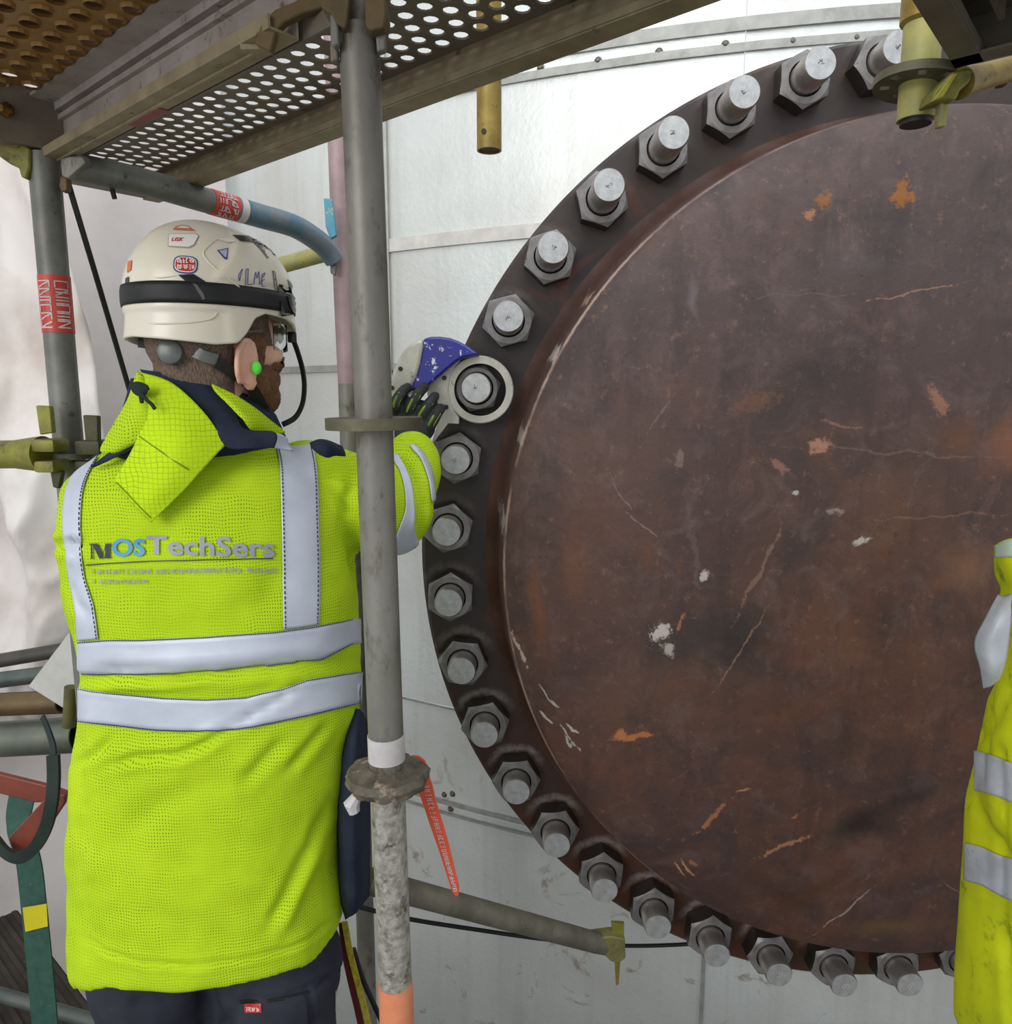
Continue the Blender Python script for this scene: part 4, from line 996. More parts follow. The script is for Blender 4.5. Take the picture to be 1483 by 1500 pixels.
def grid_mesh(name, G, m, parent, th=0.0, label=None, kind=None, smooth=True, sub=0):
    nr, nc = len(G), len(G[0]); vs = [p for r in G for p in r]
    fs = [(j * nc + i, j * nc + i + 1, (j + 1) * nc + i + 1, (j + 1) * nc + i) for j in range(nr - 1) for i in range(nc - 1)]
    o = obj(name, vs, fs, m, parent, smooth, None, label, kind=kind)
    if sub:
        md = o.modifiers.new('sub', 'SUBSURF'); md.levels = sub; md.render_levels = sub
    if th:
        md = o.modifiers.new('th', 'SOLIDIFY'); md.thickness = th; md.offset = 0
    return o
def rows_interp(rows, nu, nv):
    """rows of (px,py[,Y]) control points -> dense grid by Catmull-Rom both ways"""
    D = len(rows[0][0])
    def cr(P, t):
        P = np.array(P, float); m = len(P) - 1; x = t * m; i = min(int(x), m - 1); f = x - i
        p0 = P[max(i - 1, 0)]; p1 = P[i]; p2 = P[i + 1]; p3 = P[min(i + 2, m)]
        return 0.5 * ((2 * p1) + (p2 - p0) * f + (2 * p0 - 5 * p1 + 4 * p2 - p3) * f * f + (3 * p1 - p0 - 3 * p2 + p3) * f ** 3)
    A = [[cr(r, i / nu) for i in range(nu + 1)] for r in rows]
    return [[cr([A[k][i] for k in range(len(rows))], j / nv) for i in range(nu + 1)] for j in range(nv + 1)]

def knit_mat(name, base, dot, pitch=(0.0056, 0.0062), grid=False, tint=None):
    m, nt, b = nodes_of(name)
    v = objcoord(nt)
    sep = nt.nodes.new('ShaderNodeSeparateXYZ'); nt.links.new(v, sep.inputs[0])
    wob = math_node(nt, 'MULTIPLY', noise_tex(nt, v, 24, 2, 0.5), 0.012)
    x = math_node(nt, 'ADD', math_node(nt, 'ADD', sep.outputs[0], math_node(nt, 'MULTIPLY', sep.outputs[1], 0.5)), wob); z = math_node(nt, 'ADD', sep.outputs[2], wob)
    sx = math_node(nt, 'SINE', math_node(nt, 'MULTIPLY', x, 2 * math.pi / pitch[0])); sz = math_node(nt, 'SINE', math_node(nt, 'MULTIPLY', z, 2 * math.pi / pitch[1]))
    if grid:
        h = math_node(nt, 'MAXIMUM', sx, sz); f = ramp(nt, h, [(0.90, 0.0), (0.99, 1.0)])
    else:
        h = math_node(nt, 'ADD', math_node(nt, 'MULTIPLY', sx, 0.5), math_node(nt, 'MULTIPLY', sz, 0.5)); f = ramp(nt, h, [(0.45, 0.0), (0.8, 1.0)])
    msk = ramp(nt, noise_tex(nt, v, 9, 4, 0.7), [(0.36, 0.15), (0.6, 1.0)])
    n1 = noise_tex(nt, v, 5, 4, 0.6)
    c = mixc(nt, ramp(nt, n1, [(0.35, 0.0), (0.65, 1.0)]), base, tint or base)
    c = mixc(nt, math_node(nt, 'MULTIPLY', math_node(nt, 'MULTIPLY', f, msk), 0.85), c, dot)
    dirt = ramp(nt, noise_tex(nt, v, 4.5, 6, 0.7, 0.5), [(0.6, 0.0), (0.75, 0.28)])
    c = mixc(nt, dirt, c, rgb(120, 140, 50))
    nt.links.new(c, b.inputs['Base Color']); b.inputs['Roughness'].default_value = 0.85; b.inputs['Specular IOR Level'].default_value = 0.15
    hh = math_node(nt, 'ADD', math_node(nt, 'MULTIPLY', f, -0.6), math_node(nt, 'MULTIPLY', noise_tex(nt, v, 260, 3, 0.6), 0.6))
    bump(nt, b, hh, 0.45, 0.0018)
    return m
M_hi = knit_mat('hi_vis_knit', rgb(190, 219, 36), rgb(84, 116, 14), pitch=(.0043, .0049), tint=rgb(180, 212, 32))
M_hig = knit_mat('hi_vis_quilted', rgb(190, 222, 34), rgb(140, 172, 24), pitch=(0.0072, 0.0072), grid=True, tint=rgb(200, 234, 30))
M_refl = mat('silver_reflective_tape', rgb(206, 212, 226), rgb(190, 197, 212), 9, 0.5, 0.15, bmp=0.08, bscale=300)
M_navy = mat('navy_cloth', rgb(36, 42, 58), rgb(48, 54, 70), 20, 0.85, bmp=0.35, bscale=320, spec=0.15)
M_navy2 = mat('charcoal_trousers', rgb(62, 64, 74), rgb(50, 52, 62), 9, 0.85, bmp=0.35, bscale=340, spec=0.15)
M_thread = mat('dark_stitching', rgb(44, 48, 76), None, rough=0.8)

def torso_ring(py, xl, xr, yc, b, n=48, ex=2.5, hem=None):
    L = aY(xl, py, yc); R = aY(xr, py, yc); c = (L + R) / 2; a = (R.x - L.x) / 2; out = []
    for i in range(n):
        th = 2 * math.pi * i / n; ct, s_ = math.cos(th), math.sin(th)
        x = a * math.copysign(abs(ct) ** (2 / ex), ct); y = b * math.copysign(abs(s_) ** (2 / ex), s_)
        z = c.z
        if hem: z += hem(x / a, y)
        out.append(Vector((c.x + x, yc + y, z)))
    return out
YC = 1.195
rings = []
for (py, xl, xr, b_, ex) in [(634, 215, 372, .075, 2.2), (646, 190, 408, .09, 2.3), (660, 162, 440, .105, 2.4), (680, 132, 474, .122, 2.5), (710, 113, 496, .138, 2.6), (750, 107, 506, .146, 2.6), (800, 109, 514, .152, 2.5), (860, 117, 520, .156, 2.5),
                             (920, 131, 521, .156, 2.5), (965, 139, 524, .152, 2.5), (1000, 139, 528, .152, 2.5), (1040, 135, 526, .155, 2.5), (1100, 127, 514, .16, 2.5), (1180, 123, 505, .165, 2.5), (1250, 125, 502, .168, 2.5)]:
    rings.append(torso_ring(py, xl, xr, YC, b_, ex=ex))
hem = lambda u, y: -0.052 * max(0, -u) ** 2 - 0.012 * max(0, u) ** 2
rings.append(torso_ring(1300, 127, 502, YC, .172, hem=lambda u, y: hem(u, y) * 0.6))
rings.append(torso_ring(1338, 130, 503, YC, .173, hem=hem))
jb = MB(); loft(jb, rings)
# sleeves
limb(jb, [aY(452, 716, 1.20), aY(520, 735, 1.24), aY(570, 748, 1.31)], [.078, .078, .079])
limb(jb, [aY(570, 748, 1.31), aY(592, 704, 1.42), aY(604, 672, 1.505)], [.079, .068, .056])
limb(jb, [aY(150, 735, 1.19), aY(150, 800, 1.21), aY(160, 856, 1.25)], [.062, .057, .053])
limb(jb, [aY(160, 856, 1.25), aY(210, 850, 1.40), aY(290, 800, 1.53)], [.053, .050, .045])
JV, JN, JF = bake_union(jb, 0.0062, 5)
# folds and creases pressed into the cloth
P2 = proj_np(JV); facing = np.einsum('ij,ij->i', JN, (np.array(ORG) - JV)) > 0
disp = np.zeros(len(JV))
creases = [([(118, 992), (180, 985), (260, 990), (330, 985), (420, 972), (522, 968)], 9, .010), ([(120, 1006), (240, 1004), (340, 992)], 6, -.005), ([(160, 1122), (200, 1110), (262, 1106), (300, 1090), (338, 1066)], 6, .009), ([(338, 1066), (400, 1030), (440, 1000)], 6, .005),
           ([(355, 1150), (388, 1112), (418, 1082)], 9, .006), ([(420, 1130), (450, 1095), (480, 1060)], 7, .006), ([(392, 1364), (420, 1310), (452, 1250), (486, 1168)], 8, .007), ([(405, 1370), (440, 1300), (468, 1240)], 10, -.005), ([(110, 1120), (140, 1105), (165, 1080)], 6, .006),
           ([(118, 1030), (118, 1100), (112, 1180)], 8, .004), ([(180, 1230), (230, 1180), (300, 1150)], 18, .004), ([(110, 1300), (118, 1230), (124, 1160)], 9, .005), ([(520, 690), (505, 760), (522, 850)], 9, .008), ([(478, 700), (520, 760), (528, 830)], 8, .006), ([(470, 690), (520, 700), (560, 712)], 8, .006),
           ([(590, 655), (606, 690), (618, 740), (612, 790)], 5, .010), ([(605, 652), (622, 690), (634, 730)], 5, -.006), ([(150, 760), (200, 800), (260, 780)], 20, .003), ([(330, 900), (390, 880), (410, 830)], 18, .003), ([(98, 800), (110, 798), (120, 802)], 8, .010), ([(80, 800), (95, 797), (108, 800)], 6, .009),
           ([(130, 905), (112, 880), (104, 850)], 7, .006), ([(106, 1368), (150, 1396), (200, 1408), (280, 1414), (350, 1408), (420, 1390), (470, 1362), (502, 1334)], 3.5, .004)]
for pts, w, A in creases:
    d, t = seg_dist(P2, pts); taper = np.clip(np.minimum(t, 1 - t) * 6, 0.25, 1)
    disp -= np.where(facing, A * taper * np.exp(-(d / w) ** 2), 0)
    disp += np.where(facing, 0.45 * A * taper * np.exp(-((d - 2.0 * w) / (1.3 * w)) ** 2), 0)
for i in range(len(JV)):
    x, y, z = JV[i]
    low = sstep(1.05, 0.75, z)
    n_ = noise.noise(Vector((x * 9, y * 9, z * 11))) * 0.0045 + noise.noise(Vector((x * 26, y * 26, z * 30 + 5))) * 0.0018
    n_ += low * noise.noise(Vector((x * 13 + z * 5, y * 13, z * 2.5 + 9))) * 0.008
    disp[i] += n_
JV = JV + JN * disp[:, None]
WORKER = Vector((-0.42, 1.22, 0.0))
worker = empty('person', WORKER, 'worker in lime hi-vis jacket and white helmet, back to the camera, reaching to the wrench', 'person')
jacket = obj('jacket', [tuple(v) for v in JV], JF, M_hi, worker, True, None, label='lime yellow hi-vis jacket with silver bands')
JS = Surf(JV, JF)
jloc = wloc(jacket)
def band(name, rows, nu, nv, m=M_refl, off=0.0028, th=0.0012, surf=None, stitch=True, parent=None, Y=1.15):
    S_ = surf or JS
    G = [[S_.hit(p[0], p[1], off, Y) for p in r] for r in rows_interp(rows, nu, nv)]
    o = grid_mesh(name, G, m, parent or jacket, th)
    return o, G
def stitches(rows_line, name='stitch_line', parent=None):
    mb = MB(); pts = rows_line
    for i in range(len(pts) - 1):
        a, c = pts[i], pts[i + 1]; d = c - a
        if d.length > 0.05: continue
        mb.tube([a + d * 0.12, a + d * 0.72], 0.0009, 5)
    mb.build(name, M_thread, parent or jacket)
def hband(tops, bots, nx=64):
    tx = [p[0] for p in tops]; bx = [p[0] for p in bots]
    x0, x1 = tx[0], tx[-1]; G = []
    for j in range(7):
        f = j / 6.0; row = []
        yl = np.interp(x0, tx, [p[1] for p in tops]) * (1 - f) + np.interp(x0, bx, [p[1] for p in bots]) * f
        yr = np.interp(x1, tx, [p[1] for p in tops]) * (1 - f) + np.interp(x1, bx, [p[1] for p in bots]) * f
        for Yw in (1.36, 1.30, 1.24, 1.19): row.append(JS.near(aY(x0 - 12, yl, Yw), 0.0028))
        for i in range(nx + 1):
            x = x0 + (x1 - x0) * i / nx
            y = np.interp(x, tx, [p[1] for p in tops]) * (1 - f) + np.interp(x, bx, [p[1] for p in bots]) * f
            row.append(JS.hit(x, y, 0.0028))
        for Yw in (1.19, 1.24, 1.30, 1.36): row.append(JS.near(aY(x1 + 12, yr, Yw), 0.0028))
        G.append(row)
    grid_mesh('reflective_band', G, M_refl, jacket, 0.0012)
    for j, e in ((0, 1), (6, 5)):
        pts = [G[j][i] * 0.85 + G[e][i] * 0.15 for i in range(4, nx + 5)]
        S2 = []
        for a, c in zip(pts[:-1], pts[1:]): S2 += [a + (ORG - a).normalized() * 0.0015, (a + c) / 2 + (ORG - a).normalized() * 0.0015]
        stitches(S2)
hband([(116, 940), (160, 936), (210, 936), (300, 932), (400, 925), (460, 917), (518, 906)], [(128, 987), (180, 990), (240, 989), (310, 984), (400, 974), (470, 966), (522, 940)])
hband([(117, 1008), (170, 1014), (240, 1021), (303, 1023), (360, 1020), (410, 1008), (450, 994), (526, 984)], [(114, 1057), (170, 1063), (230, 1070), (290, 1072), (350, 1069), (400, 1059), (450, 1049), (528, 1030)])
o, G = band('reflective_band', [[(405, 657), (432, 655), (458, 653)], [(410, 690), (437, 690), (464, 688)], [(412, 760), (438, 760), (466, 758)], [(414, 840), (441, 840), (468, 838)], [(415, 921), (441, 918), (467, 914)]], 12, 50)
for c_ in (1, 11): stitches([G[j][c_] + (ORG - G[j][c_]).normalized() * 0.0015 for j in range(len(G))])
o, G = band('reflective_band', [[(136, 676), (146, 668)], [(108, 698), (130, 698)], [(96, 733), (122, 729)], [(95, 787), (120, 787)], [(104, 850), (126, 844)], [(112, 895), (139, 888)], [(116, 938), (146, 935)]], 8, 48)
stitches([G[j][7] + (ORG - G[j][7]).normalized() * 0.0015 for j in range(len(G))])
band('sleeve_band', [[(572, 664), (584, 668)], [(588, 700), (600, 704)], [(593, 742), (606, 746)], [(584, 772), (606, 776)], [(574, 800), (612, 800)], [(570, 836), (598, 824)]], 8, 40, Y=1.3)
band('sleeve_band', [[(600, 654), (606, 652)], [(615, 672), (622, 668)], [(626, 700), (633, 696)], [(631, 735), (637, 733)]], 4, 20, Y=1.45)

# printed lettering on the back
def print_text(s, px, py, h, m, name, width=None, off=0.003, bold=0.0, shear=0.0, ang=0.0, surf=None, parent=None, slope=0.0):
    vs, fs = text_mesh(s, 1.0, bold, shear)
    xs = [v.x for v in vs]; ys = [v.y for v in vs]; w0 = max(xs) - min(xs); cx = (max(xs) + min(xs)) / 2; cy = (max(ys) + min(ys)) / 2; h0 = max(ys) - min(ys)
    sx = (width / w0) if width else h / h0; sy = h / h0; ca, sa = math.cos(ang), math.sin(ang)
    bm = bmesh.new(); bv = [bm.verts.new(((v.x - cx) * sx, (v.y - cy) * sy, 0)) for v in vs]
    for f in fs:
        try: bm.faces.new([bv[i] for i in f])
        except Exception: pass
    bmesh.ops.triangulate(bm, faces=bm.faces)
    for _ in range(2):
        le = [e for e in bm.edges if e.calc_length() > 7]
        if le: bmesh.ops.subdivide_edges(bm, edges=le, cuts=1); bmesh.ops.triangulate(bm, faces=bm.faces)
    bm.verts.index_update(); S_ = surf or JS
    V = [S_.hit(px + v.co.x * ca + v.co.y * sa, py - v.co.y * ca + v.co.x * sa + slope * v.co.x, off) for v in bm.verts]
    F = [tuple(v.index for v in f.verts) for f in bm.faces]; bm.free()
    return obj(name, V, F, m, parent or jacket, False)
M_lgrey = mat('print_silver_grey', rgb(150, 154, 168), None, rough=0.5)
M_lblue = mat('print_light_blue', rgb(62, 150, 200), None, rough=0.5)
M_lnavy = mat('print_navy', rgb(34, 38, 66), None, rough=0.5)
print_text('OS', 190, 802, 27, M_lblue, 'lettering', 48, bold=0.028)
print_text('TechSers', 309, 800, 29, M_lgrey, 'lettering', 186, bold=0.022, slope=0.02)
band('logo_rule', [[(128, 826), (210, 822), (300, 819), (400, 817)], [(128, 827.6), (210, 823.6), (300, 820.6), (400, 818.6)]], 60, 1, M_lnavy, 0.003, 0)
# two lines of tiny illegible print under the name
def tiny_print(x0, x1, y0, slope, h, name):
    mb = MB(); rr = random.Random(x0 + int(y0)); x = x0
    while x < x1:
        if rr.random() < 0.12: x += 3; continue
        y = y0 + slope * (x - x0)
        for (xa, ya, xb, yb) in rr.sample([(0, 0, 0, h), (2.6, 0, 2.6, h), (0, 0, 2.6, 0), (0, h, 2.6, h), (0, h / 2, 2.6, h / 2)], 3):
            w = 0.55
            if xa == xb: q = [(x + xa - w, y + ya), (x + xa + w, y + ya), (x + xb + w, y + yb), (x + xb - w, y + yb)]
            else: q = [(x + xa, y + ya - w), (x + xb, y + yb - w), (x + xb, y + yb + w), (x + xa, y + ya + w)]
            mb.add([JS.hit(p[0], p[1], 0.003) for p in q], [(0, 1, 2, 3)])
        x += 4.6
    mb.build(name, M_lgrey, jacket, False, fix=False)
tiny_print(137, 402, 834, -0.008, 6, 'small_lettering'); tiny_print(139, 216, 849, -0.01, 5, 'small_lettering')

# ---- head frame: f forward, r right, u up; origin at the helmet band, over the ear axis
YAW = math.radians(34)
HF = Vector((math.sin(YAW), math.cos(YAW), 0)); HR = Vector((math.cos(YAW), -math.sin(YAW), 0)); HU = Vector((0, 0, 1))
HC = aY(311, 443, 1.175)
def H(a, b, h): return HC + HF * a + HR * b + HU * h
FH = Matrix((HF, HR, HU)).transposed()
def head_shape(bb, H):
    ellipsoid(bb, H(-.006, 0, .0), (.094, .074, .100), FH, 28, 20)
    ellipsoid(bb, H(-.03, 0, -.055), (.072, .068, .070), FH, 24, 16)
    ellipsoid(bb, H(.040, 0, -.060), (.058, .061, .075), FH, 24, 16)
    ellipsoid(bb, H(.036, 0, -.112), (.060, .058, .055), FH, 24, 16)
    ellipsoid(bb, H(.072, 0, -.142), (.030, .036, .026), FH, 20, 12)
    ellipsoid(bb, H(.100, 0, -.082), (.022, .014, .022), FH, 16, 12)
    ellipsoid(bb, H(.090, 0, -.030), (.018, .045, .012), FH, 16, 10)
    ellipsoid(bb, H(.094, 0, -.112), (.012, .024, .006), FH, 16, 10); ellipsoid(bb, H(.093, 0, -.121), (.012, .022, .006), FH, 16, 10)
    for s_ in (1, -1):
        ellipsoid(bb, H(.062, .040 * s_, -.075), (.030, .024, .024), FH, 16, 10)
        # ear: tilted oval bowl with a rolled rim and a lobe
        rimp = []
        for k in range(15):
            an = math.radians(-70 + k * 22)
            rimp.append(H(-.006 - .019 * math.cos(an) * 1.0 + 0.004 * math.sin(an), s_ * (.079 + .006 * max(0, math.cos(an))), -.092 + .034 * math.sin(an)))
        bb.tube(rimp, .0052, 10)
        ellipsoid(bb, H(-.004, s_ * .076, -.094), (.017, .006, .028), FH, 16, 10)
        ellipsoid(bb, H(.001, s_ * .078, -.121), (.013, .0065, .013), FH, 14, 10)
    limb(bb, [H(-.018, 0, -.07), H(-.032, 0, -.14), H(-.036, 0, -.21), H(-.03, 0, -.25)], [.064, .063, .066, .066])
bb = MB()
head_shape(bb, H)
# body under the clothes, one continuous surface with the head
loft(bb, [torso_ring(py, xl, xr, YC, b_, 32, 2.2) for (py, xl, xr, b_) in [(690, 170, 430, .075), (740, 140, 462, .10), (860, 150, 462, .115), (1000, 165, 455, .11), (1150, 165, 455, .115), (1300, 175, 450, .09), (1370, 185, 440, .08)]])
limb(bb, [aY(440, 735, 1.2), aY(570, 748, 1.31), aY(603, 684, 1.49)], [.05, .042, .034], 16)
limb(bb, [aY(162, 740, 1.19), aY(162, 856, 1.25), aY(290, 800, 1.54)], [.05, .040, .030], 16)
LEGX = [(232, -1), (414, 1)]
hipz = aY(320, 1420, 1.2).z
for (px, s_) in LEGX:
    hp = aY(px, 1440, 1.21)
    limb(bb, [Vector((hp.x, 1.2, hipz + .06)), Vector((hp.x + .004 * s_, 1.20, .50)), Vector((hp.x + .012 * s_, 1.22, .09))], [.075, .058, .045], 16)
BV, BN, BF = bake_union(bb, 0.0046, 3)
def skin_mat():
    m, nt, b = nodes_of('skin')
    v = objcoord(nt); n1 = noise_tex(nt, v, 22, 5, 0.6)
    c = mixc(nt, ramp(nt, n1, [(0.35, 0.0), (0.7, 1.0)]), rgb(240, 194, 172), rgb(224, 160, 140))
    nt.links.new(c, b.inputs['Base Color']); b.inputs['Roughness'].default_value = 0.5
    b.inputs['Subsurface Weight'].default_value = 0.12; b.inputs['Subsurface Scale'].default_value = 0.01
    bump(nt, b, noise_tex(nt, v, 300, 3, 0.6), 0.15, 0.001)
    return m
M_skin = skin_mat()
body = obj('body', [tuple(v) for v in BV], BF, M_skin, worker)
BS = Surf(BV, BF)
# hair and beard: a short pile standing on the skin
def local_np(V):
    D = V - np.array(HC); return np.c_[D @ np.array(HF), D @ np.array(HR), D[:, 2]]
LB = local_np(BV)
def pile(name, keep, lift, m, rough_amp):
    use = set()
    fs = [f for f in BF if all(keep[i] > 0 for i in f)]
    ids = sorted({i for f in fs for i in f}); mp = {k: n for n, k in enumerate(ids)}
    V = []
    for k in ids:
        p = BV[k]; e = min(1.0, keep[k] * 3)
        V.append(Vector(p) + Vector(BN[k]) * (0.0006 + lift * e + rough_amp * e * (noise.noise(Vector(p) * 230) + 0.5 * noise.noise(Vector(p) * 90))))
    return obj(name, V, [tuple(mp[i] for i in f) for f in fs], m, worker)
def hair_mat(name, c1, c2, c3):
    m, nt, b = nodes_of(name)
    v = objcoord(nt, (1, 1, 0.35)); n1 = noise_tex(nt, v, 420, 3, 0.7); n2 = noise_tex(nt, objcoord(nt), 40, 4, 0.6)
    c = mixc(nt, ramp(nt, n1, [(0.36, 0.0), (0.64, 1.0)]), c1, c2); c = mixc(nt, ramp(nt, n2, [(0.55, 0.0), (0.7, 0.6)]), c, c3)
    nt.links.new(c, b.inputs['Base Color']); b.inputs['Roughness'].default_value = 0.7
    bump(nt, b, n1, 0.8, 0.004); return m
a_, b_, h_ = LB[:, 0], LB[:, 1], LB[:, 2]
keep = np.minimum.reduce([np.clip((-.012 - a_ + np.clip(h_ + .05, 0, 1) * 1.1) / .03, -1, 1), np.clip((h_ + .178) / .02, -1, 1), np.clip((.06 - h_) / .02, -1, 1)])
earz = (np.abs(b_) > .071) & (a_ > -.03) & (a_ < .025) & (h_ < -.052) & (h_ > -.14)
keep = np.maximum(keep, np.minimum.reduce([np.clip((.062 - a_) / .012, -1, 1), np.clip((h_ + .066) / .012, -1, 1), np.clip((.06 - h_) / .02, -1, 1)]))
keep[earz] = -1
pile('hair', keep, .0022, hair_mat('short_brown_hair', rgb(80, 64, 54), rgb(130, 106, 92), rgb(104, 84, 72)), .0014)
line = -.085 - .9 * (a_ - .02)     # beard line: from the sideburn down to the corner of the mouth
kb = np.minimum.reduce([np.clip((a_ - .012) / .012, -1, 1), np.clip(np.maximum((-.095 - (h_ - (a_ - .03) * .25)), (.046 - a_) * 1.2) / .012, -1, 1), np.clip((h_ + .20) / .01, -1, 1), np.clip((-.045 - h_) / .01, -1, 1)])
kb[earz] = -1
pile('beard', kb, .006, hair_mat('brown_beard', rgb(86, 54, 38), rgb(142, 96, 68), rgb(104, 68, 50)), .003)
for s_ in (1, -1):
    e = MB(); ellipsoid(e, H(.0935, .030 * s_, -.048), (.010, .0125, .009), FH, 14, 10); e.build('eye', mat('eye_white', rgb(230, 226, 222), None, rough=0.2), worker)
e = MB(); ellipsoid(e, BS.hit(374, 539, 0.003), (.0075, .0075, .0105), FH, 14, 10); e.build('ear_plug', mat('bright_green_foam', rgb(96, 236, 80), rgb(120, 246, 96), 60, 0.8), worker)

# ---- helmet
RIM = [(-180, -.058), (-150, -.060), (-125, -.066), (-105, -.060), (-92, -.030), (-80, -.022), (-55, -.024), (-40, -.03), (-32, -.036), (0, -.040), (32, -.036), (40, -.03), (55, -.024), (80, -.021), (91, -.029), (100, -.052), (108, -.066), (125, -.069), (150, -.064), (180, -.058)]
HA, HB_, HT = .1265, .1015, .1125
def rimh(d): return float(np.interp(d, [t[0] for t in RIM], [t[1] for t in RIM]))
def hshape(th, h, off=0.0):
    """point of the shell at angle th (0 forward, + to the wearer's right) and height h"""
    k = max(0.0, 1 - (max(h, 0) / HT) ** 2.15) ** (1 / 2.05)
    a, b = HA * k + off, HB_ * k + off
    if h < 0:
        fl = 1 + 0.10 * (h / .06) ** 2 * max(0, math.cos(th)) ** 2 * 1.0; a *= fl
        a *= 1 + 0.055 * (h / .06) ** 2 * max(0, -math.cos(th)); b *= 1 + 0.01 * (h / .06) ** 2
    ex = 2.15; ct, st = math.cos(th), math.sin(th)
    r = 1.0 / ((abs(ct) / max(a, 1e-5)) ** ex + (abs(st) / max(b, 1e-5)) ** ex) ** (1 / ex)
    d = math.degrees(th)
    d = (d + 180) % 360 - 180
    # raised side panels and a crest
    pan = sstep(36, 41, abs(d)) * sstep(122, 114, abs(d) + h * 420 - 14) * sstep(0.016, 0.026, h) * sstep(.104, .09, h)
    crest = sstep(.05, .09, h) * math.exp(-((st * r) / .020) ** 2)
    step = sstep(-.020, -.026, h) * sstep(110, 120, abs(d))
    r += 0.0042 * pan - 0.0030 * step + (0.003 * crest if r > .02 else 0)
    return H(r * ct, r * st, h + 0.004 * crest)
nth, nh = 176, 84; V = []; F = []
for j in range(nh + 1):
    for i in range(nth):
        th = 2 * math.pi * i / nth; d = math.degrees(th); d = d if d <= 180 else d - 360
        h0 = rimh(d); f = j / nh
        h = h0 + (HT * 0.9995 - h0) * math.sin(f * math.pi / 2) ** 1.0 if f < 1 else HT * 0.9999
        V.append(hshape(th, h))
for j in range(nh):
    for i in range(nth): F.append((j * nth + i, (j + 1) * nth + i, (j + 1) * nth + (i + 1) % nth, j * nth + (i + 1) % nth))
F.append(tuple(nh * nth + i for i in reversed(range(nth))))
M_shell = mat('ivory_helmet_shell', rgb(226, 220, 204), rgb(216, 208, 188), 7, 0.28, spec=0.5, c3=rgb(196, 184, 160), s3=16, t3=(0.66, 0.76))
M_blackgloss = mat('black_plastic', rgb(20, 20, 21), rgb(32, 32, 33), 30, 0.3)
helmet = obj('helmet', V, F, M_shell, worker, True, 50, label='white safety helmet with black band and stickers')
HSF = Surf(V, F)
md = helmet.modifiers.new('shell', 'SOLIDIFY'); md.thickness = 0.0045; md.offset = -1
# black elastic band
G = []
for j in range(5):
    h = -.0145 + .029 * j / 4; G.append([hshape(2 * math.pi * i / 96, h, 0.0022 if j not in (0, 4) else 0.0012) for i in range(97)])
grid_mesh('elastic_band', G, M_black, helmet, 0.001)
def decal(name, pix, m, off=0.0010, n=0, surf=None, parent=None, Y=1.15):
    """flat print: polygon (photo points) laid on the surface"""
    S_ = surf or HSF; bm = bmesh.new(); vs = [bm.verts.new((x, -y, 0)) for x, y in pix]; bm.faces.new(vs)
    bmesh.ops.triangulate(bm, faces=bm.faces)
    for _ in range(4):
        le = [e for e in bm.edges if e.calc_length() > 5]
        if not le: break
        bmesh.ops.subdivide_edges(bm, edges=le, cuts=1); bmesh.ops.triangulate(bm, faces=bm.faces)
    bm.verts.index_update()
    V = [S_.hit(v.co.x, -v.co.y, off, Y) for v in bm.verts]; F = [tuple(v.index for v in f.verts) for f in bm.faces]; bm.free()
    return obj(name, V, F, m, parent or helmet, True)
def oval(cx, cy, rx, ry, n=24, ex=2.6, rot=0.0):
    out = []
    for i in range(n):
        t = 2 * math.pi * i / n; c_, s_ = math.cos(t), math.sin(t)
        x = rx * math.copysign(abs(c_) ** (2 / ex), c_); y = ry * math.copysign(abs(s_) ** (2 / ex), s_)
        out.append((cx + x * math.cos(rot) - y * math.sin(rot), cy + x * math.sin(rot) + y * math.cos(rot)))
    return out
for pg in ([(133, 796), (145, 796), (151.5, 811), (150.5, 818), (147.5, 818), (138, 798), (133, 797.5)], [(135.6, 797), (137.6, 799), (137.6, 816), (140, 817.5), (133, 817.5), (135.6, 816)], [(150.3, 818), (157, 796), (158, 797), (151.5, 818)], [(155.4, 796), (164.6, 796), (164.6, 797.5), (162.6, 798.5), (162.6, 815), (164.6, 816), (164.6, 817.5), (154, 817.5), (154, 816), (156.2, 815), (156.2, 798)]):
    decal('lettering', pg, M_lnavy, .003, surf=JS, parent=jacket)
M_sblue = mat('sticker_blue', rgb(56, 66, 140), None, rough=0.4); M_swhite = mat('sticker_white', rgb(232, 228, 222), None, rough=0.4); M_sred = mat('sticker_red', rgb(190, 44, 42), None, rough=0.4)
M_spink = mat('sticker_faded_red', rgb(206, 122, 104), None, rough=0.4); M_sgrey = mat('sticker_outline_grey', rgb(166, 160, 152), None, rough=0.4); M_sor = mat('reflector_orange', rgb(216, 112, 56), None, rough=0.4)
decal('sticker', oval(272, 388, 18, 13, 28, 3.0, .08), M_sblue, .0008); decal('sticker_field', oval(272, 388, 16, 11.2, 28, 3.0, .08), M_swhite, .0013); decal('sticker_field', oval(272, 388, 14.5, 9.8, 28, 3.0, .08), M_sred, .0018)
mb = MB(); rr = random.Random(4)
for (y0, n_) in ((383, 6), (392, 6)):
    for k in range(n_):
        x = 260.5 + k * 4.2
        for (xa, ya, xb, yb) in rr.sample([(0, -3, .5, 3), (2.6, -3, 2.4, 3), (0, -3, 2.6, -2.4), (0, 3, 2.6, 2.6), (0, 0, 2.6, .4)], 3):
            dx, dy = xb - xa, yb - ya; L = math.hypot(dx, dy); nx, ny = -dy / L * .6, dx / L * .6
            mb.add([HSF.hit(x + px_, y0 + py_, .0023) for px_, py_ in ((xa - nx, ya - ny), (xb - nx, yb - ny), (xb + nx, yb + ny), (xa + nx, ya + ny))], [(0, 1, 2, 3)])
mb.build('sticker_print', M_swhite, helmet, False, fix=False)
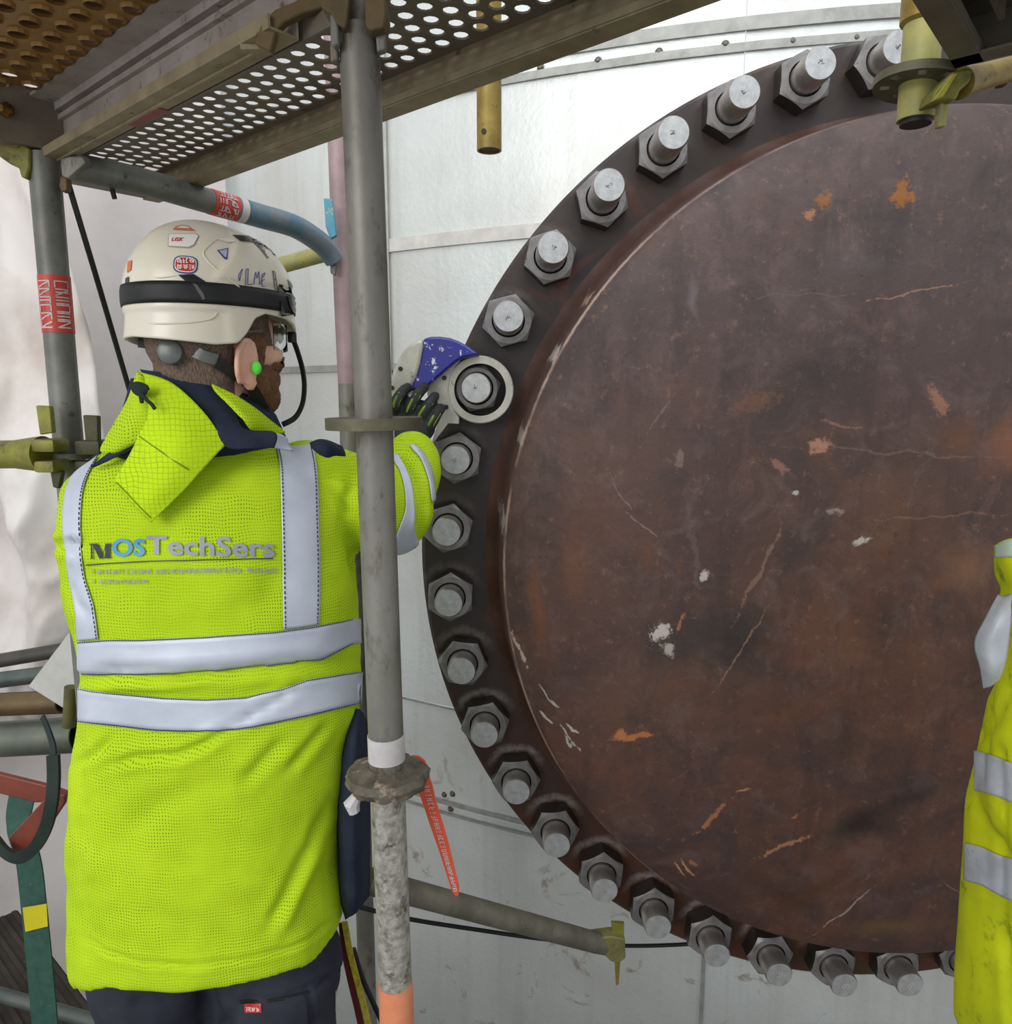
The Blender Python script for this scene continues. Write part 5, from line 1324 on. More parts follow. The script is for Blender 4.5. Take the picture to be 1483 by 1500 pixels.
decal('sticker', [(247, 343), (287, 342), (292, 346), (285, 360), (277, 364), (246, 362)], M_sgrey, .0008); decal('sticker_field', [(248, 344), (286, 343.5), (290.5, 346.5), (284, 359), (276.5, 362.6), (247.2, 361)], M_swhite, .0013)
print_text('USK', 261, 352, 5.5, M_sred, 'sticker_print', 18, off=.0018, bold=.02, shear=.4, surf=HSF, parent=helmet)
decal('sticker', [(253, 337), (258, 332), (266, 330), (276, 331), (281, 335), (287, 339)], M_spink, .0008); decal('sticker_field', [(258, 335), (266, 332), (276, 333), (278, 335.5)], M_swhite, .0013)
decal('sticker', [(318, 367), (334.5, 363.5), (333, 380.5), (329, 380)], M_sblue, .0008); decal('sticker_field', [(320.6, 368.2), (333, 365.4), (331.6, 377.6), (329.4, 377.4)], mat('sticker_pale_blue', rgb(176, 180, 206), None, rough=.4), .0013)
M_pen = mat('blue_marker_pen', rgb(62, 64, 150), None, rough=0.5)
def strokes(name, segs, w, m, off=.0012):
    mb = MB()
    for pts in segs:
        for (xa, ya), (xb, yb) in zip(pts[:-1], pts[1:]):
            dx, dy = xb - xa, yb - ya; L = math.hypot(dx, dy); nx, ny = -dy / L * w, dx / L * w; k = max(1, int(L / 4))
            for i in range(k):
                q = []
                for (t, sg) in ((i / k, -1), ((i + 1) / k, -1), ((i + 1) / k, 1), (i / k, 1)): q.append(HSF.hit(xa + dx * t + nx * sg, ya + dy * t + ny * sg, off))
                mb.add(q, [(0, 1, 2, 3)])
    mb.build(name, m, helmet, False, fix=False)
# hand-lettered marks, copied stroke by stroke
strokes('handwriting', [[(355, 394), (350.5, 411)], [(350, 411), (349, 404), (354, 395)], [(359, 420), (360, 395), (363.5, 394), (362, 417), (369, 416)], [(359, 420), (369, 420)], [(371, 417), (374, 399), (376, 408), (379, 398), (380, 417)], [(388, 400), (384, 402), (382.5, 412), (387, 409)], [(382.5, 412), (384, 420), (389, 419)], [(388, 400), (385, 407)]], .55, M_pen)
strokes('handwriting', [[(399, 397), (402, 399), (406, 424), (402.5, 424), (399, 397)], [(401, 410), (404, 410)]], .5, M_lnavy)
strokes('blue_mark', [[(202, 428), (203, 421), (207, 417), (211, 418)], [(203, 425), (206, 420), (210, 419)], [(213, 418), (213.5, 423)], [(216, 418), (216, 423), (218.5, 423), (218.5, 420.5)], [(221, 418), (221, 423)]], .5, M_pen)
decal('vent', [(340, 345), (356, 345.5), (372, 347), (388, 355), (398, 365), (405, 377), (397, 367), (386, 359), (372, 355), (352, 354)], M_blackgloss, .0012)
decal('vent_lip', [(316, 350), (334, 350), (345, 355), (332, 356)], M_swhite, .0016)
decal('strap_clip', [(261, 403), (284, 402), (300, 412), (316, 431), (302, 431), (286, 424)], M_blackgloss, .0018)
decal('clip_glint', [(282, 415), (289, 418), (298, 431), (300, 438), (297, 440)], mat('glint_grey', rgb(92, 90, 90), None, rough=0.25), .0034)  # highlight on the black clip, painted as a grey sliver
decal('rear_reflector', [(188, 384), (194, 381), (193, 396), (187, 400)], M_sor, .0012)
decal('rear_clip', [(185, 408), (190, 405), (189, 430), (184, 432)], M_blackgloss, .0014)
decal('lamp_clip', [(417, 432), (424, 431), (431, 440), (437, 458), (438, 467), (426, 458), (421, 448)], M_blackgloss, .0045)
decal('crest_edge', [(420, 408), (426, 415), (434, 436), (433, 440), (427, 430)], M_blackgloss, .0014)
def ridge(pix, r=.0013, m=M_shell):
    MB().tube(cat_pts([HSF.hit(x, y, .0002) for x, y in pix], 8), r, 8).build('moulded_ridge', m, helmet)
ridge([(318, 351), (306, 360), (298, 372), (312, 390), (336, 409), (358, 427)]); ridge([(186, 470), (225, 474), (270, 473), (306, 468), (318, 459)]); ridge([(190, 405), (230, 407), (258, 404)], .0009)
# nape dial and cradle
dial = MB(); pd = H(-.100, .022, -.076); nd_ = (HF * -0.85 + HR * 0.52).normalized()
pd = aY(251, 516, 1.082); dial.lathe([(.0002, .010), (.012, .010), (.0165, .008), (.0178, 0.0), (.0178, -.012), (.0002, -.012)], pd, (Vector((0.1, -1, 0.05))), 28)
M_greyp = mat('grey_translucent_plastic', rgb(108, 112, 108), rgb(84, 88, 84), 30, 0.3)
dial.build('ratchet_dial', M_greyp, helmet, True, 35)
ribbon('cradle_arm', [(262, 512, 1.095), (282, 514, 1.09), (300, 522, 1.09), (318, 527, 1.10)], 0.016, 0.004, M_greyp, helmet)
ribbon('cradle_arm', [(242, 512, 1.10), (222, 505, 1.105), (204, 502, 1.12)], 0.014, 0.004, M_black, helmet)
# chin strap: one run behind the ear, one hanging loose in front of the face
pp = [(314, 532), (335, 546), (356, 564), (378, 590), (396, 612), (410, 626)]
pts = cat_pts([BS.hit(x, y, .010 if x < 345 else .017) for x, y in pp], 6)
def ribbon3(name, pts, w, th, m, parent, nds):
    b = MB(); vs = []; fs = []
    for i, p in enumerate(pts):
        t = (pts[min(i + 1, len(pts) - 1)] - pts[max(i - 1, 0)]).normalized(); nd = Vector(nds); s_ = t.cross(nd).normalized(); nn_ = s_.cross(t).normalized()
        for a, q in ((-1, -1), (1, -1), (1, 1), (-1, 1)): vs.append(p + s_ * (w / 2 * a) + nn_ * (th / 2 * q))
    for i in range(len(pts) - 1):
        for k in range(4):
            a = i * 4 + k; c = i * 4 + (k + 1) % 4; fs.append((a, c, c + 4, a + 4))
    fs += [(3, 2, 1, 0), tuple(4 * (len(pts) - 1) + k for k in range(4))]
    b.add(vs, fs); return b.build(name, m, parent, True, 40)
ribbon3('chin_strap', pts, .016, .003, M_black, helmet, (ORG - HC).normalized())
yf = HC.y + .075
ribbon('chin_strap', [(429, 496, yf), (436, 515, yf), (443, 540, yf), (446, 565, yf - .01), (443, 592, yf - .02), (432, 612, yf - .03), (414, 622, yf - .03)], 0.0085, 0.003, M_black, helmet, nd=(-.5, -.85, 0))
bx = MB(); bx.box(aY(428, 494, yf), (.014, .010, .018), None, .003); bx.build('strap_buckle', M_blackgloss, helmet)
# safety spectacles
mg, nt, b = nodes_of('clear_lens'); b.inputs['Base Color'].default_value = (0.93, 0.96, 0.96, 1); b.inputs['Roughness'].default_value = 0.02; b.inputs['Transmission Weight'].default_value = 1.0; b.inputs['IOR'].default_value = 1.05
G = [[H(.112 * math.cos(math.radians(t)) ** .6 + .004, .074 * math.sin(math.radians(t)), h) for t in range(-75, 76, 10)] for h in (-.070, -.055, -.040, -.030)]
gl = grid_mesh('spectacles', G, mg, worker, 0.0018, label='clear safety spectacles')
for s_ in (1, -1):
    b = MB(); b.tube([H(.03, .0745 * s_, -.043), H(.000, .0775 * s_, -.047), H(-.03, .078 * s_, -.055)], .0022, 8); b.build('temple_arm', M_greyp, gl)

# ---- collar, folded hood flap, shoulder trims
def sheet_px(name, rows, nu, nv, m, th, clear=0.006, parent=None, bulge=0.0, label=None):
    G = rows_interp(rows, nu, nv); out = []
    for j, r in enumerate(G):
        row = []
        for i, (x, y, Y) in enumerate(r):
            q = ray(x, y).normalized(); loc, n, k, d = JS.t.ray_cast(ORG, q)
            p = aY(x, y, Y - bulge * math.sin(math.pi * i / nu) * math.sin(math.pi * j / nv))
            if loc is not None and loc.y < p.y + clear: p = ORG + q * ((loc.y - clear) / q.y)
            p = p + Vector((0, -1, 0)) * 0.0015 * noise.noise(p * 40)
            row.append(p)
        out.append(row)
    return grid_mesh(name, out, m, parent or jacket, th, label=label)
# inner navy collar standing round the neck
nb_ = MB(); rings = []
for (py, xl, xr, b__) in [(672, 165, 425, .105), (640, 176, 412, .104), (610, 190, 398, .100), (580, 200, 372, .094), (556, 206, 352, .088)]:
    rings.append(torso_ring(py, xl, xr, 1.19, b__, 40, 2.1))
G = [[r[i % 40] for i in range(41)] for r in rings]
grid_mesh('collar_lining', G, M_navy, jacket, .006, label='navy collar lining')
sheet_px('collar_lining', [[(206, 541, 1.115), (232, 546, 1.10), (262, 551, 1.095), (292, 559, 1.095), (314, 569, 1.10)], [(215, 551, 1.11), (240, 560, 1.085), (276, 574, 1.075), (312, 588, 1.075), (342, 598, 1.085)], [(235, 562, 1.10), (268, 578, 1.075), (300, 606, 1.06), (330, 624, 1.055), (360, 630, 1.06)], [(262, 576, 1.09), (292, 604, 1.07), (316, 634, 1.05), (345, 642, 1.045), (404, 634, 1.06)], [(300, 610, 1.08), (318, 634, 1.06), (336, 656, 1.045), (370, 657, 1.045), (402, 656, 1.06)]], 28, 24, M_navy, .004)
sheet_px('collar_stand', [[(310, 564, 1.09), (340, 578, 1.08), (370, 597, 1.085), (392, 614, 1.10), (417, 634, 1.13)], [(318, 574, 1.075), (344, 596, 1.06), (366, 612, 1.065), (386, 624, 1.085), (408, 635, 1.11)], [(330, 583, 1.075), (348, 604, 1.06), (362, 622, 1.06), (374, 634, 1.075), (398, 637, 1.10)]], 24, 12, M_hi, .005)
sheet_px('collar_trim', [[(398, 634, 1.06), (410, 636, 1.08), (420, 642, 1.10)], [(398, 648, 1.06), (410, 650, 1.07), (424, 654, 1.09)], [(400, 656, 1.06), (412, 658, 1.07), (430, 660, 1.08)]], 6, 6, M_refl, .003)
flap = sheet_px('hood_flap', [[(204, 546, 1.10), (252, 562, 1.072), (296, 602, 1.052), (331, 651, 1.050)], [(203, 590, 1.07), (238, 612, 1.042), (272, 642, 1.030), (303, 680, 1.036)], [(203, 645, 1.05), (228, 668, 1.03), (250, 692, 1.022), (273, 713, 1.028)], [(168, 706, 1.045), (188, 728, 1.035), (205, 747, 1.030), (223, 764, 1.034)]], 26, 30, M_hig, .007, bulge=0.004, label='folded quilted hood flap')
sheet_px('collar_fold', [[(203, 545, 1.10), (208, 550, 1.092), (215, 556, 1.09)], [(190, 585, 1.085), (204, 586, 1.062), (220, 592, 1.06)], [(168, 624, 1.09), (196, 618, 1.058), (222, 622, 1.05)], [(150, 656, 1.10), (170, 658, 1.075), (206, 642, 1.055)], [(153, 662, 1.105), (168, 661, 1.09), (190, 650, 1.075)]], 16, 26, M_hi, .006, bulge=.006)
sheet_px('collar_lining', [[(134, 684, 1.09), (160, 664, 1.08), (196, 640, 1.075)], [(140, 682, 1.085), (168, 668, 1.075), (198, 650, 1.07)], [(150, 676, 1.085), (176, 664, 1.075), (196, 658, 1.07)]], 12, 8, M_navy, .004, clear=.003)
sheet_px('hood_toggle', [[(192, 563, 1.055), (204, 560, 1.05), (218, 566, 1.048)], [(196, 573, 1.05), (206, 572, 1.044), (219, 570, 1.046)], [(204, 578, 1.05), (208, 578, 1.044), (214, 576, 1.046)]], 8, 6, mat('dark_green_fleece', rgb(22, 40, 34), None, rough=.9), .006)
ribbon('drawcord', [(208, 576, 1.036), (213, 584, 1.032), (222, 592, 1.028), (227, 599, 1.026)], .004, .004, mat('dark_green_fleece', None), jacket)
ribbon('drawcord', [(206, 577, 1.036), (207, 584, 1.033), (208, 590, 1.031)], .004, .004, mat('dark_green_fleece', None), jacket)
# seam across the flap
fs_ = Surf([v.co + wloc(flap) for v in flap.data.vertices], [tuple(p.vertices) for p in flap.data.polygons])
def seam_on(surf, pix, parent, r=.0011, m=None):
    pts = cat_pts([surf.hit(x, y, .004) for x, y in pix], 6); MB().tube(pts, r, 6).build('seam', m or mat('hi_vis_shadow_seam', rgb(120, 150, 14), None, rough=.9), parent)
seam_on(fs_, [(208, 640), (236, 660), (262, 678), (276, 687)], jacket); seam_on(fs_, [(174, 707), (190, 723), (207, 741), (222, 756)], jacket)
sheet_px('shoulder_trim', [[(456, 650, 1.12), (468, 646, 1.10), (482, 648, 1.11), (500, 656, 1.14)], [(460, 656, 1.10), (472, 654, 1.08), (486, 656, 1.09), (503, 663, 1.12)], [(470, 664, 1.10), (480, 668, 1.08), (490, 666, 1.09), (504, 668, 1.12)]], 16, 8, M_navy, .006, clear=.008, bulge=.01)
# navy front panel of the open jacket, seen past the right hem
sheet_px('front_panel', [[(518, 1044, 1.20), (526, 1040, 1.17), (536, 1056, 1.24)], [(500, 1082, 1.17), (520, 1084, 1.13), (540, 1090, 1.24)], [(496, 1160, 1.16), (518, 1160, 1.12), (540, 1164, 1.24)], [(497, 1250, 1.16), (518, 1250, 1.12), (540, 1240, 1.24)], [(500, 1310, 1.17), (520, 1312, 1.13), (540, 1300, 1.24)], [(508, 1346, 1.19), (520, 1336, 1.16), (539, 1312, 1.24)]], 10, 40, M_navy, .006, clear=-0.02, label='navy front panel of the open jacket')

# ---- trousers, boots
tb = MB()
loft(tb, [torso_ring(py, xl, xr, 1.205, b__, 36, 2.3) for (py, xl, xr, b__) in [(1230, 150, 470, .125), (1310, 142, 488, .135), (1362, 142, 496, .135)]])
cc = aY(323, 1440, 1.21); ellipsoid(tb, (cc.x, 1.245, hipz - .03), (.13, .075, .17))
for (px, s_) in LEGX:
    hp = aY(px, 1440, 1.21)
    limb(tb, [Vector((hp.x, 1.205, hipz)), Vector((hp.x + .004 * s_, 1.20, .50)), Vector((hp.x + .012 * s_, 1.22, .12))], [.112, .092, .080], 24)
TV, TN, TF = bake_union(tb, 0.007, 3)
P2 = proj_np(TV); disp = np.zeros(len(TV)); facing = TN[:, 1] < 0.2
for pts, w, A in [([(302, 1425), (300, 1460), (304, 1530)], 9, .013), ([(350, 1470), (420, 1462), (470, 1438), (505, 1420)], 5, .006), ([(452, 1450), (458, 1480), (462, 1520)], 4, .005), ([(200, 1470), (250, 1450), (300, 1440)], 10, .006), ([(330, 1500), (360, 1470), (380, 1440)], 10, .006)]:
    d, t = seg_dist(P2, pts); disp -= np.where(facing, A * np.exp(-(d / w) ** 2), 0)
for i in range(len(TV)): disp[i] += noise.noise(Vector(TV[i]) * 12) * .004
TV = TV + TN * disp[:, None]
trousers = obj('trousers', [tuple(v) for v in TV], TF, M_navy2, worker, label='charcoal work trousers')
TS = Surf(TV, TF)
for pg in ([(352, 1469), (400, 1467), (450, 1456), (500, 1432)], [(445, 1457), (451, 1478), (454, 1505)], [(352, 1466), (399, 1464), (449, 1453), (498, 1429)]): MB().tube(cat_pts([TS.hit(x, y, .0008) for x, y in pg], 8), .0011, 6).build('seam', M_black, trousers)
decal('red_tag', [(359, 1471), (383, 1470), (384, 1482), (360, 1483)], M_sred, .002, surf=TS, parent=trousers)
mb = MB(); rr = random.Random(9)
for k in range(7):
    x = 362 + k * 2.9
    for (xa, ya, xb, yb) in rr.sample([(0, -2, .2, 2), (1.6, -2, 1.6, 2), (0, -2, 1.6, -2), (0, 2, 1.6, 2), (0, 0, 1.6, 0)], 3):
        dx, dy = xb - xa, yb - ya; L = math.hypot(dx, dy); nx, ny = -dy / L * .4, dx / L * .4
        mb.add([TS.hit(x + a, 1478 + c, .0028) for a, c in ((xa - nx, ya - ny), (xb - nx, yb - ny), (xb + nx, yb + ny), (xa + nx, ya + ny))], [(0, 1, 2, 3)])
mb.build('tag_lettering', M_swhite, trousers, False, fix=False)
mb = MB(); rr = random.Random(5)
for k in range(9):
    y = 1448 + k * 3.9
    for (xa, ya, xb, yb) in rr.sample([(-3, 0, 3, .4), (-3, 0, -3, 2.4), (3, 0, 3, 2.4), (-3, 2.4, 3, 2.6), (0, 0, 0, 2.4)], 3):
        dx, dy = xb - xa, yb - ya; L = math.hypot(dx, dy); nx, ny = -dy / L * .45, dx / L * .45
        mb.add([TS.hit(493 + a, y + c, .0022, 1.2) for a, c in ((xa - nx, ya - ny), (xb - nx, yb - ny), (xb + nx, yb + ny), (xa + nx, ya + ny))], [(0, 1, 2, 3)])
mb.build('embroidery', M_sgrey, trousers, False, fix=False)
for (px, s_) in LEGX:
    hp = aY(px, 1440, 1.21); x0 = hp.x + .014 * s_
    bo = MB(); ellipsoid(bo, (x0, 1.22, .12), (.062, .068, .10)); ellipsoid(bo, (x0 + .01 * s_, 1.30, .055), (.052, .13, .05)); ellipsoid(bo, (x0, 1.21, .045), (.05, .06, .045)); bo.box((x0 + .005 * s_, 1.27, .018), (.095, .27, .036), None, .012)
    v, n, f = bake_union(bo, .008, 2); obj('boot', [tuple(q) for q in v], f, mat('black_leather', rgb(34, 30, 28), rgb(46, 42, 38), 20, .6, bmp=.2), worker)

# ---- gloved hands
def glove(name, wrist, palm, fingers, thumb, parent, rp, rf=.0108, extra=()):
    g = MB()
    for (c_, r_) in extra: ellipsoid(g, c_, r_); limb(g, [wrist, (wrist + palm) / 2, palm], [.031, .034, rp]); ellipsoid(g, palm, (rp * 1.05, rp * .8, rp))
    for fp in fingers: limb(g, [palm * .35 + fp[0] * .65] + fp, [rf * 1.15] + [rf * (1.12 - .08 * i) for i in range(len(fp))], 12)
    limb(g, thumb, [rf * 1.4, rf * 1.25, rf * 1.05], 12)
    v, n, f = bake_union(g, .0032, 2); v = v + n * np.array([[noise.noise(Vector(p) * 120) * .0012] for p in v])
    return obj(name, [tuple(q) for q in v], f, mat('black_work_glove', rgb(26, 28, 26), rgb(44, 48, 42), 60, .7, bmp=.4, bscale=300), parent)
YF = 1.60
FING = [[aY(583, 604, YF), aY(580, 592, YF - .012), aY(588, 576, YF - .004), aY(597, 568, YF + .03)], [aY(598, 612, YF), aY(601, 598, YF - .014), aY(612, 578, YF - .006), aY(622, 567, YF + .03)], [aY(612, 622, YF), aY(618, 607, YF - .012), aY(630, 590, YF - .002), aY(637, 581, YF + .03)], [aY(626, 634, YF), aY(632, 620, YF - .008), aY(641, 605, YF + .004), aY(646, 598, YF + .03)]]
gl_r = glove('glove', aY(603, 684, 1.49), aY(606, 630, 1.60), FING, [aY(590, 640, 1.60), aY(588, 618, 1.63), aY(598, 602, 1.63)], worker, .036, .0122, [(aY(610, 604, 1.625), (.045, .018, .028)), (aY(592, 600, 1.625), (.03, .018, .03))])
M_limep = mat('lime_glove_rib', rgb(132, 166, 46), rgb(96, 124, 40), 60, .6)
for fp in FING:
    pts = cat_pts([p + Vector((-.002, -.0112, .002)) for p in fp[:3]], 6); MB().tube(pts, [.0022] * 3 + [.003] * (len(pts) - 6) + [.002] * 3, 8).build('knuckle_rib', M_limep, gl_r)
    pts = cat_pts([p + Vector((.0075, -.009, -.001)) for p in fp[:3]], 6); MB().tube(pts, [.0010] * len(pts), 6).build('finger_piping', M_limep, gl_r)
hw = aY(290, 800, 1.55); pl = hw + Vector((.07, .06, .03))
glove('glove', hw + Vector((.01, .01, 0)), pl, [[pl + Vector((.03, .02 + .004 * k, .03 - .022 * k)), pl + Vector((.06, .015, .03 - .022 * k)), pl + Vector((.07, -.01, .028 - .021 * k))] for k in range(4)], [pl + Vector((0, -.02, .02)), pl + Vector((.02, -.04, .03)), pl + Vector((.045, -.04, .028))], worker, .036)

# ------------------------------------------------------------------ ring wrench on the stud
wc = aY(703.5, 571, 1.69)
wr = empty('torque_wrench', wc, 'blue and grey torque wrench whose ring sits over one hex nut of the rim', 'wrench')
M_wsteel = mat('satin_wrench_steel', rgb(206, 202, 190), rgb(184, 180, 168), 26, .4, .3, bmp=.12, bscale=160, c3=rgb(96, 88, 78), s3=44, t3=(.62, .72))
M_wblue = mat('scuffed_blue_enamel', rgb(40, 44, 150), rgb(48, 48, 126), 12, .28, spec=.6, c3=rgb(226, 224, 236), s3=46, t3=(.60, .63))
b = MB(); b.lathe([(.0575, .0), (.0725, .0), (.0745, -.002), (.0745, -.044), (.0575, -.044)], wc, (0, -1, 0), 72, close=True); b.build('ring', M_wsteel, wr, True, 35)
b = MB(); b.lathe([(.0556, -.006), (.0576, -.003), (.0576, -.044), (.0556, -.044)], wc, (0, -1, 0), 60, close=True); b.build('ratchet_insert', M_black, wr, True, 35)
Z3 = lambda pts: [(560 + x * .16857, 480 + y * .16857) for x, y in pts]
flat_part('plate', Z3([(395, 512), (520, 395), (650, 290), (700, 262), (640, 330), (592, 430), (572, 540), (590, 640), (630, 730), (668, 780), (668, 838), (576, 832), (420, 1032), (515, 725), (470, 625), (392, 590)]), 1.688, .026, M_wsteel, wr, .0015)
flat_part('housing', Z3([(358, 96), (420, 78), (500, 76), (590, 88), (670, 118), (740, 156), (800, 200), (850, 226), (700, 262), (640, 298), (520, 398), (400, 505), (300, 540), (235, 556), (262, 500), (300, 410), (330, 300), (350, 190)]), 1.652, .085, M_wblue, wr, .008)
flat_part('side_plate', Z3([(358, 96), (300, 108), (235, 148), (180, 205), (130, 290), (95, 370), (72, 450), (58, 560), (50, 660), (150, 640), (235, 556), (262, 500), (300, 410), (330, 300), (350, 190)]), 1.648, .085, M_wsteel, wr, .007)
for (x, y, Yd) in [(540, 437, 1.687), (557, 690, 1.687)]:
    q = Z3([(x, y)])[0]; p = aY(q[0], q[1], Yd); s_ = MB(); s_.lathe([(.0052, -.002), (.0052, .0012), (.0044, .002), (.0026, .002), (.0022, .0004), (.0002, .0004)], p, (0, -1, 0), 18); s_.build('screw', mat('dark_screw', rgb(70, 64, 60), None, rough=.4, metal=.6), wr)
for (x, y) in [(160, 357), (85, 522)]:
    q = Z3([(x, y)])[0]; p = aY(q[0], q[1], 1.647); s_ = MB(); s_.lathe([(.0050, -.002), (.0050, .001), (.004, .0018), (.0022, .0018), (.002, .0002), (.0002, .0002)], p, (0, -1, 0), 18); s_.build('screw', mat('dark_screw', None), wr)

# ------------------------------------------------------------------ second worker at the right edge
def bodyring(cx, z, a, yc, b_, n=40, ex=2.4):
    return [Vector((cx + a * math.copysign(abs(math.cos(2 * math.pi * i / n)) ** (2 / ex), math.cos(2 * math.pi * i / n)), yc + b_ * math.copysign(abs(math.sin(2 * math.pi * i / n)) ** (2 / ex), math.sin(2 * math.pi * i / n)), z)) for i in range(n)]
OFF2 = Vector((1.335, -0.235, -0.02)); W2 = WORKER + OFF2
worker2 = empty('person', W2, 'second worker in grubby yellow hi-vis jacket, cut off by the frame beside the brown cover', 'person')
j2 = MB(); CX = .90
loft(j2, [bodyring(CX, z, a, .93, b_) for (z, a, b_) in [(1.52, .085, .08), (1.49, .13, .095), (1.45, .175, .115), (1.38, .20, .135), (1.28, .215, .14), (1.2, .248, .145), (1.05, .262, .145), (.9, .252, .15), (.70, .245, .155)]])
limb(j2, [Vector((.735, .91, 1.385)), Vector((.695, .885, 1.25)), Vector((.680, .87, 1.10))], [.082, .074, .066])
limb(j2, [Vector((.680, .87, 1.10)), Vector((.76, 1.03, 1.07)), Vector((.93, 1.13, 1.09))], [.066, .06, .052])
limb(j2, [Vector((1.09, .92, 1.385)), Vector((1.15, .93, 1.10)), Vector((1.13, 1.02, .86))], [.08, .066, .054])
V2, N2, F2 = bake_union(j2, .0075, 4)
P2 = proj_np(V2); d_ = np.zeros(len(V2)); fc = np.einsum('ij,ij->i', N2, (np.array(ORG) - V2)) > 0
for pts, w, A in [([(1462, 1100), (1468, 1250), (1466, 1400)], 9, .006), ([(1430, 1080), (1455, 1060), (1480, 1010)], 8, .005), ([(1440, 1200), (1452, 1350), (1450, 1500)], 14, .004), ([(1470, 1380), (1478, 1450), (1483, 1500)], 7, .01)]:
    d, t = seg_dist(P2, pts); d_ -= np.where(fc, A * np.exp(-(d / w) ** 2), 0)
for i in range(len(V2)): d_[i] += noise.noise(Vector((V2[i][0] * 11, V2[i][1] * 11, V2[i][2] * 7))) * .006
V2 = V2 + N2 * d_[:, None]
M_hi2 = mat('grubby_hi_vis', rgb(206, 212, 14), rgb(176, 186, 20), 7, .7, bmp=.25, bscale=60, c3=rgb(110, 116, 30), s3=28, t3=(.58, .74), spec=.25)
M_refl2 = mat('grubby_reflective_tape', rgb(190, 194, 202), rgb(160, 164, 172), 16, .5, .1, c3=rgb(120, 124, 134), s3=46, t3=(.64, .74))
jk2 = obj('jacket', [tuple(v) for v in V2], F2, M_hi2, worker2, label='grubby yellow hi-vis jacket with silver sleeve bands')
S2_ = Surf(V2, F2)
band('sleeve_band', [[(1431, 1101), (1440, 1102), (1462, 1108), (1490, 1118), (1550, 1124)], [(1431, 1159), (1440, 1160), (1462, 1166), (1490, 1176), (1550, 1182)]], 40, 8, M_refl2, surf=S2_, parent=jk2, Y=.9)
band('sleeve_band', [[(1416, 1235), (1440, 1240), (1462, 1250), (1490, 1258), (1550, 1264)], [(1416, 1290), (1440, 1296), (1462, 1308), (1490, 1320), (1550, 1326)]], 40, 8, M_refl2, surf=S2_, parent=jk2, Y=.9)
def loose(name, rows, nu, nv, m, th=.004):
    G = [[aY(*p) for p in r] for r in rows_interp(rows, nu, nv)]
    return grid_mesh(name, G, m, jk2, th)
loose('loose_band', [[(1464, 872, .84), (1474, 874, .83), (1484, 870, .82)], [(1446, 906, .83), (1464, 906, .81), (1480, 905, .81)], [(1430, 941, .83), (1450, 945, .81), (1476, 945, .81)], [(1438, 978, .83), (1454, 980, .81), (1470, 975, .815)], [(1443, 1008, .84), (1450, 1004, .83), (1462, 995, .83)]], 10, 20, M_refl2)
loose('shoulder_fold', [[(1461, 800, .85), (1476, 792, .82), (1500, 788, .80)], [(1460, 818, .85), (1476, 816, .81), (1500, 814, .79)], [(1462, 842, .85), (1480, 840, .81), (1504, 840, .79)], [(1470, 862, .86), (1486, 866, .82), (1508, 872, .80)], [(1466, 890, .86), (1484, 900, .83), (1510, 910, .81)]], 12, 20, M_hi2, .006)
loose('shoulder_band', [[(1460, 801, .845), (1476, 792, .813), (1500, 788, .793)], [(1459, 817, .845), (1476, 816, .803), (1500, 814, .783)]], 10, 6, mat('pale_green_reflective', rgb(190, 206, 190), rgb(170, 190, 176), 20, .5), .003)
b2 = MB(); H2 = lambda a, b, h: H(a, b, h) + OFF2
head_shape(b2, H2)
loft(b2, [bodyring(CX, z, a, .93, b_, 30) for (z, a, b_) in [(1.48, .08, .06), (1.43, .14, .085), (1.3, .16, .10), (1.0, .16, .10), (.82, .165, .11)]])
limb(b2, [Vector((.72, .91, 1.385)), Vector((.682, .875, 1.10)), Vector((.93, 1.13, 1.09))], [.05, .042, .03], 14); limb(b2, [Vector((1.085, .92, 1.385)), Vector((1.15, .93, 1.10)), Vector((1.13, 1.03, .82))], [.05, .042, .03], 14)
for x in (.80, 1.0): limb(b2, [Vector((x, .95, .86)), Vector((x, .96, .5)), Vector((x, .98, .09))], [.085, .058, .045], 14)
v, n, f = bake_union(b2, .0055, 3); obj('body', [tuple(q) for q in v], f, M_skin, worker2)
h2 = helmet.copy(); COL.objects.link(h2); h2.parent = worker2; h2['label'] = 'plain white safety helmet'
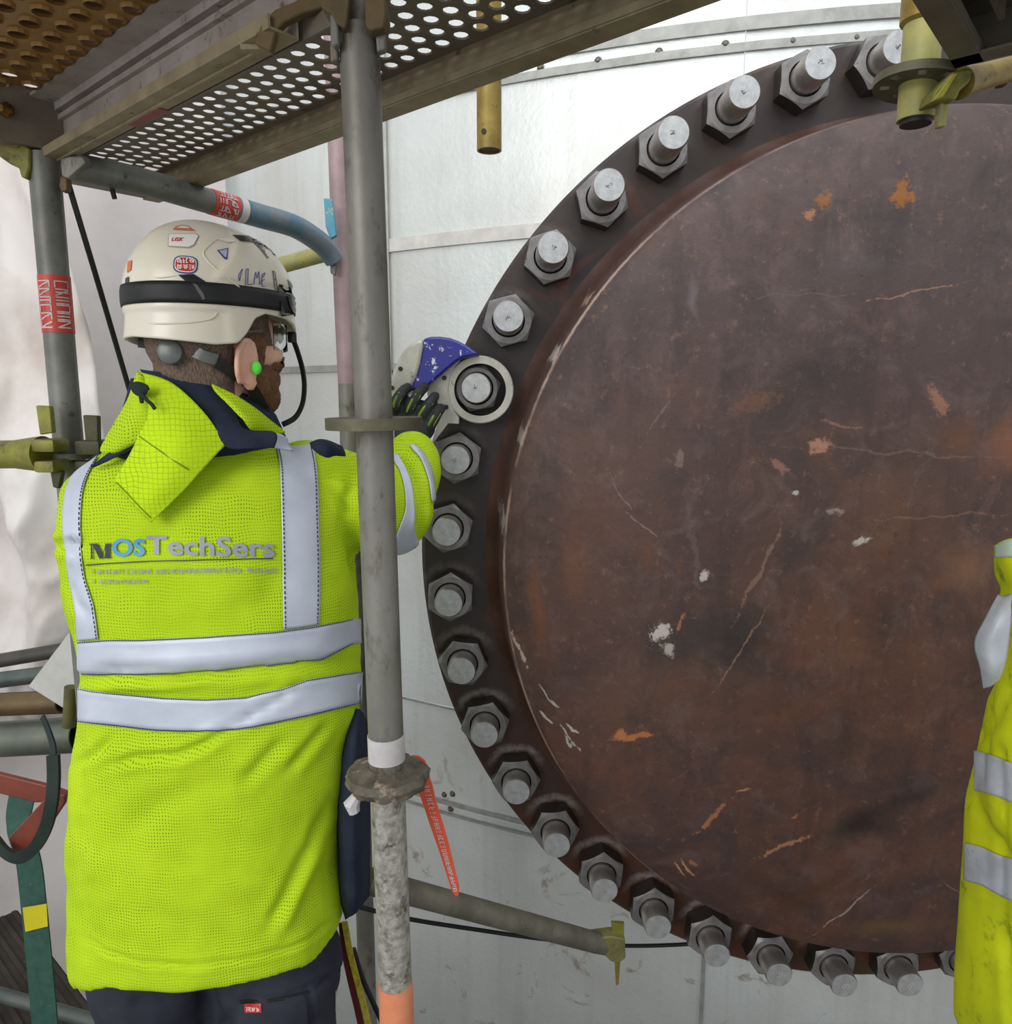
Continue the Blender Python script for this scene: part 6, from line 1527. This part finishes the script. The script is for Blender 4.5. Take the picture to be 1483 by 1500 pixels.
for c_ in helmet.children:
    if c_.name.split('.')[0] in ('elastic_band', 'vent', 'spectacles', 'crest_edge'):
        k = c_.copy(); COL.objects.link(k); k.parent = h2
for s_ in (1, -1):
    e = MB(); ellipsoid(e, H2(.0935, .030 * s_, -.048), (.010, .0125, .009), FH, 14, 10); e.build('eye', mat('eye_white', None), worker2)
t2 = MB(); loft(t2, [bodyring(CX, z, a, .94, b_, 32) for (z, a, b_) in [(.95, .17, .12), (.84, .185, .13), (.76, .185, .125)]])
for x in (.80, 1.0): limb(t2, [Vector((x, .945, .80)), Vector((x, .95, .5)), Vector((x, .975, .12))], [.105, .09, .078], 20)
v, n, f = bake_union(t2, .010, 3); obj('trousers', [tuple(q) for q in v], f, M_navy2, worker2)
for x in (.80, 1.0):
    bo = MB(); ellipsoid(bo, (x, .975, .12), (.062, .068, .10)); ellipsoid(bo, (x, 1.05, .055), (.052, .13, .05)); bo.box((x, 1.02, .018), (.095, .27, .036), None, .012)
    v, n, f = bake_union(bo, .009, 2); obj('boot', [tuple(q) for q in v], f, mat('black_leather', None), worker2)
w_ = Vector((1.128, 1.04, .82)); pl = w_ + Vector((0, .02, -.085)); s_ = -1
glove('glove', w_, pl, [[pl + Vector((.006 * s_, .03 - .022 * k, -.045)), pl + Vector((.014 * s_, .032 - .022 * k, -.075 + .006 * abs(k - 1))), pl + Vector((.026 * s_, .03 - .021 * k, -.098 + .01 * abs(k - 1)))] for k in range(4)], [pl + Vector((.012 * s_, .036, .03)), pl + Vector((.028 * s_, .05, -.005)), pl + Vector((.034 * s_, .048, -.035))], worker2, .034)
w_ = Vector((.94, 1.14, 1.09)); pl = w_ + Vector((.07, .06, 0))
glove('glove', w_, pl, [[pl + Vector((.03 - .021 * k, .045, .006)), pl + Vector((.03 - .021 * k, .075 - .006 * abs(k - 1), -.004)), pl + Vector((.03 - .02 * k, .09 - .008 * abs(k - 1), -.022))] for k in range(4)], [pl + Vector((-.034, 0, .006)), pl + Vector((-.05, .03, 0)), pl + Vector((-.048, .055, -.008))], worker2, .034)
